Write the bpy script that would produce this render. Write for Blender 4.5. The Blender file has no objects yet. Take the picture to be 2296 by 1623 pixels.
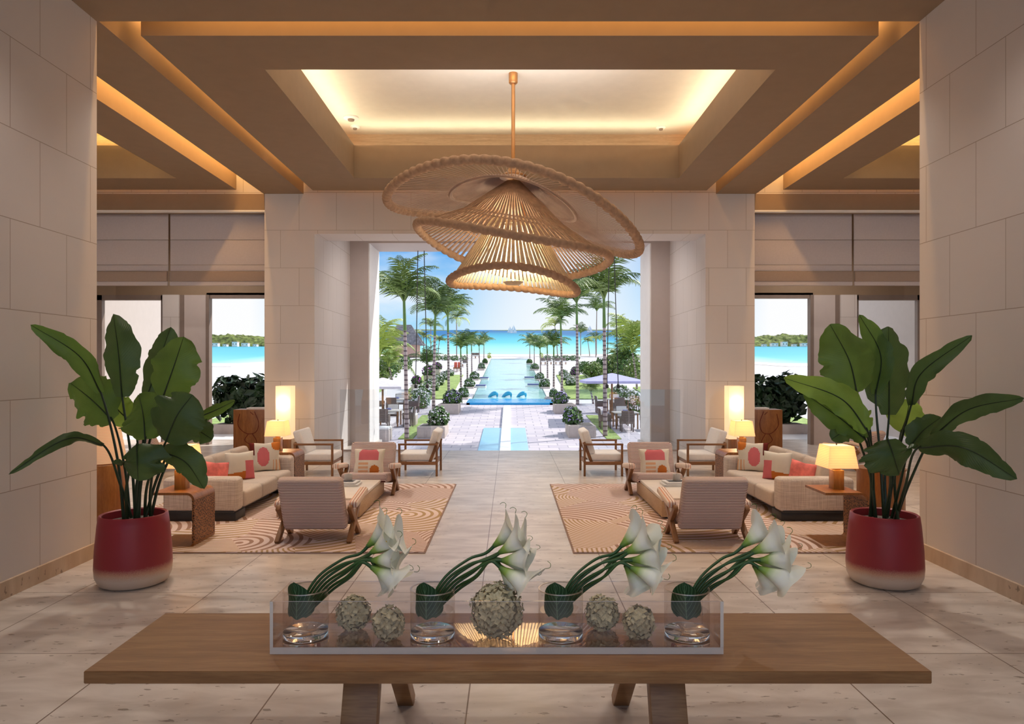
import bpy, bmesh, math, random
from mathutils import Vector, Matrix, Euler, noise
random.seed(7)
C = bpy.context.scene.collection
PI = math.pi
# ------------------------------------------------------------------ camera
F, CX, CY, EYE = 1580.0, 1143.0, 824.0, 1.8
cam = bpy.data.cameras.new('camera'); camo = bpy.data.objects.new('camera', cam); C.objects.link(camo)
camo.location = (0, 0, EYE); camo.rotation_euler = (PI/2, 0, 0)
cam.sensor_fit = 'HORIZONTAL'; cam.sensor_width = 36; cam.lens = 36*F/2296
cam.shift_x = (1148-CX)/2296; cam.shift_y = (CY-811.5)/2296
cam.clip_start = .05; cam.clip_end = 9000
bpy.context.scene.camera = camo
vs = bpy.context.scene.view_settings
vs.view_transform = 'Standard'; vs.look = 'None'; vs.gamma = 1; vs.exposure = 0.0; vs.use_curve_mapping = False
# ------------------------------------------------------------------ world: tropical sky with soft clouds
w = bpy.data.worlds.new('world'); bpy.context.scene.world = w; w.use_nodes = True
nt = w.node_tree; nt.nodes.clear()
def N(nt, t, **kw):
    n = nt.nodes.new(t)
    for k, v in kw.items():
        if k in n.inputs.keys(): n.inputs[k].default_value = v
        else: setattr(n, k, v)
    return n
tc = N(nt, 'ShaderNodeTexCoord'); sep = N(nt, 'ShaderNodeSeparateXYZ'); nt.links.new(tc.outputs['Generated'], sep.inputs[0])
rmp = N(nt, 'ShaderNodeValToRGB'); nt.links.new(sep.outputs['Z'], rmp.inputs[0])
el = rmp.color_ramp.elements
el[0].position = 0.04; el[0].color = (.50, .80, 1, 1); el[1].position = .175; el[1].color = (.06, .36, .86, 1)
e = el.new(.11); e.color = (.20, .58, .97, 1)
mp = N(nt, 'ShaderNodeMapping'); mp.inputs['Scale'].default_value = (2.2, 2.2, 6.5); mp.inputs['Location'].default_value = (.35, 0, .2)
nt.links.new(tc.outputs['Generated'], mp.inputs[0])
nz = N(nt, 'ShaderNodeTexNoise'); nz.inputs['Scale'].default_value = 1.6; nz.inputs['Detail'].default_value = 6; nt.links.new(mp.outputs[0], nz.inputs[0])
cr = N(nt, 'ShaderNodeValToRGB'); nt.links.new(nz.outputs['Fac'], cr.inputs[0])
cr.color_ramp.elements[0].position = .50; cr.color_ramp.elements[0].color = (0, 0, 0, 1)
cr.color_ramp.elements[1].position = .74; cr.color_ramp.elements[1].color = (1, 1, 1, 1)
# a broad bright cloud bank low over the sea
sx_ = N(nt, 'ShaderNodeMath', operation='MULTIPLY_ADD'); nt.links.new(sep.outputs['X'], sx_.inputs[0]); sx_.inputs[1].default_value = 6.5; sx_.inputs[2].default_value = -.45
sq_ = N(nt, 'ShaderNodeMath', operation='MULTIPLY'); nt.links.new(sx_.outputs[0], sq_.inputs[0]); nt.links.new(sx_.outputs[0], sq_.inputs[1])
bk = N(nt, 'ShaderNodeMath', operation='MULTIPLY_ADD', use_clamp=True); nt.links.new(sq_.outputs[0], bk.inputs[0]); bk.inputs[1].default_value = -.75; bk.inputs[2].default_value = .85
ys_ = N(nt, 'ShaderNodeMath', operation='GREATER_THAN'); nt.links.new(sep.outputs['Y'], ys_.inputs[0]); ys_.inputs[1].default_value = 0
bk2 = N(nt, 'ShaderNodeMath', operation='MULTIPLY'); nt.links.new(bk.outputs[0], bk2.inputs[0]); nt.links.new(ys_.outputs[0], bk2.inputs[1])
ax_ = N(nt, 'ShaderNodeMath', operation='ABSOLUTE'); nt.links.new(sep.outputs['X'], ax_.inputs[0])
sd_ = N(nt, 'ShaderNodeMath', operation='MULTIPLY_ADD', use_clamp=True); nt.links.new(ax_.outputs[0], sd_.inputs[0]); sd_.inputs[1].default_value = 9.0; sd_.inputs[2].default_value = -2.1
sd2 = N(nt, 'ShaderNodeMath', operation='MULTIPLY'); nt.links.new(sd_.outputs[0], sd2.inputs[0]); sd2.inputs[1].default_value = .98
mx0 = N(nt, 'ShaderNodeMath', operation='MAXIMUM'); nt.links.new(sd2.outputs[0], mx0.inputs[0]); nt.links.new(bk2.outputs[0], mx0.inputs[1])
mxm = N(nt, 'ShaderNodeMath', operation='MAXIMUM'); nt.links.new(cr.outputs[0], mxm.inputs[0]); nt.links.new(mx0.outputs[0], mxm.inputs[1])
mxw = N(nt, 'ShaderNodeMix', data_type='RGBA'); nt.links.new(mxm.outputs[0], mxw.inputs[0])
nt.links.new(rmp.outputs[0], mxw.inputs[6]); mxw.inputs[7].default_value = (1, 1, 1, 1)
bg = N(nt, 'ShaderNodeBackground'); bg.inputs[1].default_value = 1.0
nt.links.new(mxw.outputs[2], bg.inputs[0]); ow = N(nt, 'ShaderNodeOutputWorld'); nt.links.new(bg.outputs[0], ow.inputs[0])
# ------------------------------------------------------------------ sun, lamps of the room and added fill lights
def light(name, typ, loc, energy, color=(1, 1, 1), size=None, rot=None, aim=None, size_y=None, spot=None, radius=None):
    l = bpy.data.lights.new(name, typ); l.energy = energy; l.color = color
    o = bpy.data.objects.new(name, l); C.objects.link(o); o.location = loc
    if typ == 'AREA':
        l.size = size; l.shape = 'RECTANGLE' if size_y else 'SQUARE'
        if size_y: l.size_y = size_y
    if radius is not None: l.shadow_soft_size = radius
    if spot: l.spot_size = spot; l.spot_blend = .8
    if rot: o.rotation_euler = rot
    if aim is not None: o.rotation_euler = (Vector(aim)-Vector(loc)).to_track_quat('-Z', 'Y').to_euler()
    return o
sun = light('sun', 'SUN', (20, 0, 40), 4.2, (1, .96, .9)); sun.rotation_euler = Vector((-.62, -.33, -.72)).to_track_quat('-Z', 'Y').to_euler()
sun.data.angle = .01
WARM = (1, .54, .17); SOFT = (1, .91, .80)
def cove(x0, y0, x1, y1, z, aim, e, col=WARM, wd=.05):      # a strip light lying on a ledge
    L = math.hypot(x1-x0, y1-y0); c = Vector(((x0+x1)/2, (y0+y1)/2, z))
    o = light('cove_light', 'AREA', c, e*L, col, size=L, size_y=wd)
    d = Vector((x1-x0, y1-y0, 0)).normalized(); n = -Vector(aim).normalized(); y = n.cross(d)
    o.rotation_euler = Matrix((d, y, n)).transposed().to_euler()
# slots around the central raft
cove(-3.64, 7.2, -3.64, 13.0, 5.74, (-1, 0, -.9), 13); cove(3.64, 7.2, 3.64, 13.0, 5.74, (1, 0, -.9), 13)
cove(-3.4, 6.80, 3.4, 6.80, 5.74, (0, 1, -.9), 13); cove(-3.4, 13.12, 3.4, 13.12, 5.74, (0, 1, -.8), 9)
cove(-4.74, 7.2, -4.74, 13.0, 5.74, (-1, 0, -.9), 14); cove(4.74, 7.2, 4.74, 13.0, 5.74, (1, 0, -.9), 14)
cove(-9, 13.06, -5.2, 13.06, 5.74, (0, 1, -.8), 9); cove(9, 13.06, 5.2, 13.06, 5.74, (0, 1, -.8), 9)
# inside the central tray
CREAM = (1, .87, .60)
cove(-2.95, 7.9, -2.95, 12.4, 5.72, (.6, 0, 1), 4.2, CREAM); cove(3.17, 7.9, 3.17, 12.4, 5.72, (-.6, 0, 1), 4.2, CREAM)
cove(-2.7, 12.56, 2.9, 12.56, 5.72, (0, -.6, 1), 3.2, CREAM); cove(-2.7, 7.58, 2.9, 7.58, 5.72, (0, .6, 1), 5, CREAM)
light('tray_fill', 'AREA', (.1, 9.2, 5.0), 42, (1, .95, .93), size=2.6, rot=(PI, 0, 0), size_y=1.6)  # added fill light without a fitting, brightens the tray ceiling
for s in (-1, 1):
    cove(s*6.0, 12.5, s*8.8, 12.5, 5.72, (0, -.3, 1), 10, (1, .70, .25)); cove(s*5.6, 8, s*5.6, 12.3, 5.72, (s*.3, 0, 1), 7, (1, .75, .35))
# small spots tucked in the ceiling slots, then added fill spots without fittings
for (x, y, tx, ty, e) in [(-3.8, 7.6, -2.6, 6.4, 230), (3.8, 7.6, 2.6, 6.4, 230), (-3.8, 9.5, -2.8, 8.8, 190), (3.8, 9.5, 2.8, 8.8, 190),
                          (-3.8, 11.4, -2.2, 11.4, 150), (3.8, 11.4, 2.2, 11.4, 150), (0, 13.3, 0, 11.5, 260), (0, 13.3, 0, 8.5, 160)]:
    light('spot_lamp', 'SPOT', (x, y, 5.2), e, SOFT, aim=(tx, ty, 0), spot=1.5, radius=.08)
PALE = (1, .90, .82)
for (x, y, tx, ty, e, sp) in [(-.9, 1.9, -.55, 2.95, 48, .95), (.9, 1.9, .65, 2.95, 48, .95), (-1.6, 3.2, -1.3, 3.4, 62, 1.5), (1.6, 3.2, 1.3, 3.4, 62, 1.5), (-3.0, 4.6, -3.4, 5.6, 52, 1.7), (3.0, 4.6, 3.4, 5.6, 52, 1.7), (-1.4, 1.2, -1.0, 3.0, 45, 1.4), (1.4, 1.2, 1.0, 3.0, 45, 1.4),
                          (-6.6, 14.8, -7.2, 16.2, 170, 2.2), (6.6, 14.8, 7.2, 16.2, 170, 2.2), (-7, 6.9, -6.6, 12.5, 300, 2.0), (7, 6.9, 6.6, 12.5, 300, 2.0), (-1.5, 14.9, -3.2, 16.4, 130, 2.2), (1.5, 14.9, 3.2, 16.4, 130, 2.2)]:
    light('fill_spot', 'SPOT', (x, y, 5.06), e, PALE, aim=(tx, ty, 0), spot=sp, radius=.10)  # unseen fill, added to brighten entrance, portal and side bays
# ------------------------------------------------------------------ projection helpers (pixel of the photo -> place in the room)
def P(px, py, d): return Vector(((px-CX)*d/F, d, EYE-(py-CY)*d/F))
def G(px, py):
    d = 4.532/((py-CY)/F+.0544); return P(px, py, d)
def gz(d): return -1.9+.0544*(d-15.3)
# ------------------------------------------------------------------ materials
def new_mat(name):
    m = bpy.data.materials.new(name); m.use_nodes = True; nt = m.node_tree
    return m, nt, nt.nodes['Principled BSDF']
def ramp(nt, src, stops):
    r = N(nt, 'ShaderNodeValToRGB'); nt.links.new(src, r.inputs[0])
    e = r.color_ramp.elements
    while len(e) < len(stops): e.new(.5)
    for i, (p, c) in enumerate(stops): e[i].position = p; e[i].color = (*c, 1)
    return r.outputs[0]
def coords(nt, scale=(1, 1, 1), kind='Object', rot=(0, 0, 0), loc=(0, 0, 0)):
    t = N(nt, 'ShaderNodeTexCoord'); m = N(nt, 'ShaderNodeMapping'); m.inputs['Scale'].default_value = scale
    m.inputs['Rotation'].default_value = rot; m.inputs['Location'].default_value = loc
    nt.links.new(t.outputs[kind], m.inputs[0]); return m.outputs[0]
def mathn(nt, op, a, b=None, c=None):
    n = N(nt, 'ShaderNodeMath', operation=op)
    for i, v in enumerate((a, b, c)):
        if v is None: continue
        if hasattr(v, 'is_linked') or hasattr(v, 'links'): nt.links.new(v, n.inputs[i])
        else: n.inputs[i].default_value = v
    return n.outputs[0]
def mixc(nt, f, a, b):
    n = N(nt, 'ShaderNodeMix', data_type='RGBA')
    for i, v in ((0, f), (6, a), (7, b)):
        if hasattr(v, 'links'): nt.links.new(v, n.inputs[i])
        elif i == 0: n.inputs[0].default_value = v
        else: n.inputs[i].default_value = (*v, 1)
    return n.outputs[2]
def bump(nt, b, h, st=.3, dist=.01):
    n = N(nt, 'ShaderNodeBump'); n.inputs['Strength'].default_value = st; n.inputs['Distance'].default_value = dist
    nt.links.new(h, n.inputs['Height']); nt.links.new(n.outputs[0], b.inputs['Normal'])
def plain(name, col, rough=.6, metal=0, var=.06, nscale=6, bmp=0, spec=.5, trans=0, emit=0, sub=0, stretch=(1, 1, 1)):
    m, nt, b = new_mat(name)
    c = coords(nt, stretch); n = N(nt, 'ShaderNodeTexNoise'); n.inputs['Scale'].default_value = nscale; n.inputs['Detail'].default_value = 4
    nt.links.new(c, n.inputs[0])
    lo = tuple(max(0, v*(1-var)) for v in col); hi = tuple(min(1, v*(1+var)) for v in col)
    o = ramp(nt, n.outputs['Fac'], [(.3, lo), (.7, hi)]); nt.links.new(o, b.inputs['Base Color'])
    b.inputs['Roughness'].default_value = rough; b.inputs['Metallic'].default_value = metal
    b.inputs['Specular IOR Level'].default_value = spec
    if trans: b.inputs['Transmission Weight'].default_value = trans
    if bmp: bump(nt, b, n.outputs['Fac'], bmp, .01)
    if emit: nt.links.new(o, b.inputs['Emission Color']); b.inputs['Emission Strength'].default_value = emit
    return m
def wood(name, c1, c2, c3, scale=(1.2, 14, 14), rough=.45, bmp=.15):
    m, nt, b = new_mat(name)
    c = coords(nt, scale); n = N(nt, 'ShaderNodeTexNoise'); n.inputs['Scale'].default_value = 1.6; n.inputs['Detail'].default_value = 8; n.inputs['Distortion'].default_value = .6
    nt.links.new(c, n.inputs[0]); o = ramp(nt, n.outputs['Fac'], [(.32, c1), (.5, c2), (.68, c3)])
    n2 = N(nt, 'ShaderNodeTexNoise'); n2.inputs['Scale'].default_value = 12; n2.inputs['Detail'].default_value = 3; nt.links.new(c, n2.inputs[0])
    o2 = mixc(nt, mathn(nt, 'MULTIPLY', mathn(nt, 'POWER', n2.outputs['Fac'], 1.6), 1.1), o, tuple(v*.75 for v in c1))
    nt.links.new(o2, b.inputs['Base Color']); b.inputs['Roughness'].default_value = rough
    bump(nt, b, n2.outputs['Fac'], bmp, .003); return m
M = {}
def stone_wall():
    m, nt, b = new_mat('stone_cladding')
    t = N(nt, 'ShaderNodeTexCoord'); s = N(nt, 'ShaderNodeSeparateXYZ'); nt.links.new(t.outputs['Object'], s.inputs[0])
    g = N(nt, 'ShaderNodeNewGeometry'); sn = N(nt, 'ShaderNodeSeparateXYZ'); nt.links.new(g.outputs['True Normal'], sn.inputs[0])
    f = mathn(nt, 'GREATER_THAN', mathn(nt, 'ABSOLUTE', sn.outputs[0]), .5)
    u = mathn(nt, 'ADD', mathn(nt, 'MULTIPLY', s.outputs[1], f), mathn(nt, 'MULTIPLY', s.outputs[0], mathn(nt, 'SUBTRACT', 1.0, f)))
    u = mathn(nt, 'ADD', u, 10.05); v = mathn(nt, 'ADD', s.outputs[2], -.104+.719*2)
    cb = N(nt, 'ShaderNodeCombineXYZ'); nt.links.new(u, cb.inputs[0]); nt.links.new(v, cb.inputs[1])
    br = N(nt, 'ShaderNodeTexBrick'); br.inputs['Scale'].default_value = 1; br.inputs['Brick Width'].default_value = .71; br.inputs['Row Height'].default_value = .719
    br.inputs['Mortar Size'].default_value = .0035; br.inputs['Mortar Smooth'].default_value = .2; br.inputs['Bias'].default_value = 0
    br.inputs['Color1'].default_value = (.70, .645, .62, 1); br.inputs['Color2'].default_value = (.665, .61, .585, 1); br.inputs['Mortar'].default_value = (.36, .29, .24, 1)
    nt.links.new(cb.outputs[0], br.inputs[0])
    n = N(nt, 'ShaderNodeTexNoise'); n.inputs['Scale'].default_value = 3; n.inputs['Detail'].default_value = 5; nt.links.new(t.outputs['Object'], n.inputs[0])
    o = mixc(nt, mathn(nt, 'MULTIPLY', n.outputs['Fac'], .18), br.outputs['Color'], (.55, .48, .44))
    nt.links.new(o, b.inputs['Base Color']); b.inputs['Roughness'].default_value = .62; b.inputs['Specular IOR Level'].default_value = .3
    bump(nt, b, mathn(nt, 'SUBTRACT', 1.0, br.outputs['Fac']), .25, .004); return m
def travertine(name, c1, c2, joints=True, rough=.28):
    m, nt, b = new_mat(name)
    t = N(nt, 'ShaderNodeTexCoord'); mp = N(nt, 'ShaderNodeMapping'); mp.inputs['Scale'].default_value = (1, 2.6, 1)
    nt.links.new(t.outputs['Object'], mp.inputs[0])
    n = N(nt, 'ShaderNodeTexNoise'); n.inputs['Scale'].default_value = 2.2; n.inputs['Detail'].default_value = 9; n.inputs['Distortion'].default_value = .5; nt.links.new(mp.outputs[0], n.inputs[0])
    base = ramp(nt, n.outputs['Fac'], [(.35, c1), (.65, c2)])
    m2 = N(nt, 'ShaderNodeMapping'); m2.inputs['Scale'].default_value = (9, 26, 14); nt.links.new(t.outputs['Object'], m2.inputs[0])
    n2 = N(nt, 'ShaderNodeTexNoise'); n2.inputs['Scale'].default_value = 1; n2.inputs['Detail'].default_value = 3; nt.links.new(m2.outputs[0], n2.inputs[0])
    n3 = N(nt, 'ShaderNodeTexNoise'); n3.inputs['Scale'].default_value = 1.1; nt.links.new(t.outputs['Object'], n3.inputs[0])
    pit = mathn(nt, 'MULTIPLY', mathn(nt, 'GREATER_THAN', n2.outputs['Fac'], .655), mathn(nt, 'GREATER_THAN', n3.outputs['Fac'], .45))
    col = mixc(nt, mathn(nt, 'MULTIPLY', pit, .7), base, (.20, .14, .10))
    if joints:
        mp3 = N(nt, 'ShaderNodeMapping'); mp3.inputs['Location'].default_value = (.2256+1.0835*12, 13*1.206-5.643+1.206*8+.0, 0); nt.links.new(t.outputs['Object'], mp3.inputs[0])
        br = N(nt, 'ShaderNodeTexBrick'); br.offset = 0; br.inputs['Scale'].default_value = 1; br.inputs['Brick Width'].default_value = 1.0835; br.inputs['Row Height'].default_value = 1.206
        br.inputs['Mortar Size'].default_value = .004; br.inputs['Mortar Smooth'].default_value = 0; br.inputs['Color1'].default_value = (1, 1, 1, 1); br.inputs['Color2'].default_value = (.93, .93, .93, 1)
        br.inputs['Mortar'].default_value = (.30, .22, .17, 1); nt.links.new(mp3.outputs[0], br.inputs[0])
        mm = N(nt, 'ShaderNodeMix', data_type='RGBA'); mm.blend_type = 'MULTIPLY'; mm.inputs[0].default_value = 1
        nt.links.new(col, mm.inputs[6]); nt.links.new(br.outputs['Color'], mm.inputs[7]); col = mm.outputs[2]
    nt.links.new(col, b.inputs['Base Color']); b.inputs['Roughness'].default_value = rough; b.inputs['Specular IOR Level'].default_value = .45
    bump(nt, b, mathn(nt, 'SUBTRACT', 1.0, pit), .3, .004); return m
def glassy(name, col=(1, 1, 1), refl=None, rough=0.0, tint=1.0):
    m = bpy.data.materials.new(name); m.use_nodes = True; nt = m.node_tree; nt.nodes.clear()
    tr = N(nt, 'ShaderNodeBsdfTransparent'); tr.inputs[0].default_value = (*[c*tint for c in col], 1)
    gl = N(nt, 'ShaderNodeBsdfGlossy') if rough < .9 else N(nt, 'ShaderNodeBsdfDiffuse')
    gl.inputs['Roughness'].default_value = rough
    gl.inputs['Color'].default_value = (.92, .88, .85, 1)
    mx = N(nt, 'ShaderNodeMixShader'); o = N(nt, 'ShaderNodeOutputMaterial')
    if refl is None:
        fr = N(nt, 'ShaderNodeLayerWeight'); fr.inputs[0].default_value = .5
        nt.links.new(mathn(nt, 'MULTIPLY_ADD', mathn(nt, 'POWER', fr.outputs['Facing'], 4.0), .75, .045), mx.inputs[0])
    else: mx.inputs[0].default_value = refl
    nt.links.new(tr.outputs[0], mx.inputs[1]); nt.links.new(gl.outputs[0], mx.inputs[2]); nt.links.new(mx.outputs[0], o.inputs[0]); return m
def stripes(name, axis, freq, base, line, wd=.28, extra=None, bmp=.5):
    m, nt, b = new_mat(name)
    t = N(nt, 'ShaderNodeTexCoord'); s = N(nt, 'ShaderNodeSeparateXYZ'); nt.links.new(t.outputs['Object'], s.inputs[0])
    src = mathn(nt, 'ADD', s.outputs[2], s.outputs[1]) if axis == 2 else s.outputs[axis]
    v = mathn(nt, 'MULTIPLY', src, freq); fr = mathn(nt, 'FRACT', mathn(nt, 'ADD', v, 100.1))
    f = mathn(nt, 'LESS_THAN', fr, wd); col = mixc(nt, f, base, line)
    if extra:
        f2 = mathn(nt, 'LESS_THAN', mathn(nt, 'FRACT', mathn(nt, 'ADD', mathn(nt, 'MULTIPLY', s.outputs[axis], freq/3), 100.4)), .16)
        col = mixc(nt, f2, col, extra)
    nt.links.new(col, b.inputs['Base Color']); b.inputs['Roughness'].default_value = .9; b.inputs['Specular IOR Level'].default_value = .1
    bump(nt, b, mathn(nt, 'SINE', mathn(nt, 'MULTIPLY', fr, PI)), bmp, .006); return m
def rug_mat():
    m, nt, b = new_mat('rug_pile')
    t = N(nt, 'ShaderNodeTexCoord'); mp = N(nt, 'ShaderNodeMapping'); mp.inputs['Scale'].default_value = (1.15, 1.0, 0); nt.links.new(t.outputs['Object'], mp.inputs[0])
    vo = N(nt, 'ShaderNodeTexVoronoi'); vo.inputs['Scale'].default_value = 1.05; vo.inputs['Randomness'].default_value = .9; nt.links.new(mp.outputs[0], vo.inputs[0])
    sub = N(nt, 'ShaderNodeVectorMath', operation='SUBTRACT'); nt.links.new(vo.outputs['Color'], sub.inputs[0]); sub.inputs[1].default_value = (.5, .5, .5)
    sc = N(nt, 'ShaderNodeVectorMath', operation='SCALE'); nt.links.new(sub.outputs[0], sc.inputs[0]); sc.inputs['Scale'].default_value = 2.6
    ad = N(nt, 'ShaderNodeVectorMath', operation='ADD'); nt.links.new(vo.outputs['Position'], ad.inputs[0]); nt.links.new(sc.outputs[0], ad.inputs[1])
    fl = N(nt, 'ShaderNodeVectorMath', operation='MULTIPLY'); nt.links.new(ad.outputs[0], fl.inputs[0]); fl.inputs[1].default_value = (1, 1, 0)
    di = N(nt, 'ShaderNodeVectorMath', operation='DISTANCE'); nt.links.new(fl.outputs[0], di.inputs[0]); nt.links.new(mp.outputs[0], di.inputs[1])
    sx = N(nt, 'ShaderNodeSeparateXYZ'); nt.links.new(vo.outputs['Color'], sx.inputs[0])
    fq = mathn(nt, 'ADD', 9.0, mathn(nt, 'MULTIPLY', mathn(nt, 'GREATER_THAN', sx.outputs[0], .5), 9.0))
    ph = mathn(nt, 'FRACT', mathn(nt, 'MULTIPLY', di.outputs['Value'], fq))
    f = mathn(nt, 'LESS_THAN', ph, .42)
    line = mixc(nt, mathn(nt, 'GREATER_THAN', sx.outputs[1], .55), (.36, .215, .165), (.43, .29, .15))
    col = mixc(nt, f, (.76, .625, .60), line)
    n = N(nt, 'ShaderNodeTexNoise'); n.inputs['Scale'].default_value = 90; n.inputs['Detail'].default_value = 2; nt.links.new(t.outputs['Object'], n.inputs[0])
    col = mixc(nt, mathn(nt, 'MULTIPLY', n.outputs['Fac'], .3), col, (.45, .32, .24))
    nt.links.new(col, b.inputs['Base Color']); b.inputs['Roughness'].default_value = 1; b.inputs['Specular IOR Level'].default_value = .05
    bump(nt, b, mathn(nt, 'ADD', n.outputs['Fac'], f), .4, .008); return m
def weave(name, c1, c2):
    m, nt, b = new_mat(name)
    def st(sc):
        n = N(nt, 'ShaderNodeTexNoise'); n.inputs['Scale'].default_value = 1; n.inputs['Detail'].default_value = 2; nt.links.new(coords(nt, sc), n.inputs[0]); return n.outputs['Fac']
    f = mathn(nt, 'MULTIPLY', mathn(nt, 'ADD', st((150, 150, 4)), st((5, 5, 150))), .5)
    nt.links.new(ramp(nt, f, [(.40, c1), (.60, c2)]), b.inputs['Base Color']); b.inputs['Roughness'].default_value = .95; b.inputs['Specular IOR Level'].default_value = .1
    bump(nt, b, f, .3, .004); return m
def lattice(name, c, hole):     # fretwork panel: dark cut-outs in warm wood
    m, nt, b = new_mat(name)
    vo = N(nt, 'ShaderNodeTexVoronoi'); vo.feature = 'DISTANCE_TO_EDGE'; vo.inputs['Scale'].default_value = 38; nt.links.new(coords(nt), vo.inputs[0])
    f = mathn(nt, 'GREATER_THAN', vo.outputs['Distance'], .12)
    nt.links.new(mixc(nt, f, c, hole), b.inputs['Base Color']); b.inputs['Roughness'].default_value = .5
    bump(nt, b, mathn(nt, 'SUBTRACT', 1.0, f), .8, .01); return m
def lily_mat():
    m, nt, b = new_mat('calla_petal')
    t = N(nt, 'ShaderNodeTexCoord'); s = N(nt, 'ShaderNodeSeparateXYZ'); nt.links.new(t.outputs['UV'], s.inputs[0])
    o = ramp(nt, s.outputs[1], [(.0, (.06, .16, .02)), (.22, (.32, .46, .08)), (.42, (.84, .86, .62)), (.6, (.95, .92, .80))])
    nt.links.new(o, b.inputs['Base Color']); b.inputs['Roughness'].default_value = .45
    b.inputs['Subsurface Weight'].default_value = .25; b.inputs['Subsurface Radius'].default_value = (.02, .02, .01); return m
def leaf_mat(name, c1, c2, vein=None):
    m, nt, b = new_mat(name)
    t = N(nt, 'ShaderNodeTexCoord'); s = N(nt, 'ShaderNodeSeparateXYZ'); nt.links.new(t.outputs['UV'], s.inputs[0])
    n = N(nt, 'ShaderNodeTexNoise'); n.inputs['Scale'].default_value = 5; n.inputs['Detail'].default_value = 3; nt.links.new(t.outputs['Object'], n.inputs[0])
    o = ramp(nt, n.outputs['Fac'], [(.35, c1), (.65, c2)])
    ve = mathn(nt, 'ABSOLUTE', mathn(nt, 'SUBTRACT', s.outputs[0], .5))
    wv = mathn(nt, 'SINE', mathn(nt, 'MULTIPLY', mathn(nt, 'ADD', s.outputs[1], mathn(nt, 'MULTIPLY', ve, -.5)), 180.0))
    if vein: o = mixc(nt, mathn(nt, 'MULTIPLY', mathn(nt, 'GREATER_THAN', mathn(nt, 'SINE', mathn(nt, 'MULTIPLY', mathn(nt, 'ADD', s.outputs[1], mathn(nt, 'MULTIPLY', ve, -1.2)), 36.0)), .93), .8), o, vein)
    o = mixc(nt, mathn(nt, 'MULTIPLY', mathn(nt, 'LESS_THAN', ve, .012), .9), o, vein or tuple(v*.25 for v in c1))
    nt.links.new(o, b.inputs['Base Color']); b.inputs['Roughness'].default_value = .38; b.inputs['Specular IOR Level'].default_value = .4
    bump(nt, b, wv, .12, .004)
    tl = N(nt, 'ShaderNodeBsdfTranslucent'); tl.inputs[0].default_value = (*[min(1, v*2.0) for v in c2], 1)
    mx = N(nt, 'ShaderNodeMixShader'); mx.inputs[0].default_value = .22; out = nt.nodes['Material Output']
    nt.links.new(b.outputs[0], mx.inputs[1]); nt.links.new(tl.outputs[0], mx.inputs[2]); nt.links.new(mx.outputs[0], out.inputs[0]); return m
def pot_mat():
    m, nt, b = new_mat('glazed_pot')
    t = N(nt, 'ShaderNodeTexCoord'); s = N(nt, 'ShaderNodeSeparateXYZ'); nt.links.new(t.outputs['Object'], s.inputs[0])
    n = N(nt, 'ShaderNodeTexNoise'); n.inputs['Scale'].default_value = 5; n.inputs['Detail'].default_value = 4; nt.links.new(t.outputs['Object'], n.inputs[0])
    n2 = N(nt, 'ShaderNodeTexNoise'); n2.inputs['Scale'].default_value = 160; nt.links.new(t.outputs['Object'], n2.inputs[0])
    z = mathn(nt, 'ADD', s.outputs[2], mathn(nt, 'ADD', mathn(nt, 'MULTIPLY', n.outputs['Fac'], .03), mathn(nt, 'MULTIPLY', n2.outputs['Fac'], .05)))
    o = ramp(nt, z, [(.13, (.66, .52, .42)), (.175, (.60, .33, .22)), (.225, (.30, .022, .032)), (.6, (.31, .018, .03))])
    nt.links.new(o, b.inputs['Base Color']); b.inputs['Roughness'].default_value = .42; return m
def shade_mat(name, e, col=(1, .80, .52), lines=True):
    m, nt, b = new_mat(name)
    t = N(nt, 'ShaderNodeTexCoord'); s = N(nt, 'ShaderNodeSeparateXYZ'); nt.links.new(t.outputs['Object'], s.inputs[0])
    f = mathn(nt, 'LESS_THAN', mathn(nt, 'FRACT', mathn(nt, 'ADD', mathn(nt, 'MULTIPLY', s.outputs[2], 60), 50.0)), .3)
    o = mixc(nt, mathn(nt, 'MULTIPLY', f, .45 if lines else 0), col, (.62, .42, .2))
    nt.links.new(o, b.inputs['Base Color']); b.inputs['Roughness'].default_value = .8
    nt.links.new(o, b.inputs['Emission Color']); b.inputs['Emission Strength'].default_value = e
    tl = N(nt, 'ShaderNodeBsdfTranslucent'); nt.links.new(o, tl.inputs[0]); mx = N(nt, 'ShaderNodeMixShader'); mx.inputs[0].default_value = .5
    out = nt.nodes['Material Output']; nt.links.new(b.outputs[0], mx.inputs[1]); nt.links.new(tl.outputs[0], mx.inputs[2]); nt.links.new(mx.outputs[0], out.inputs[0]); return m
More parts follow.
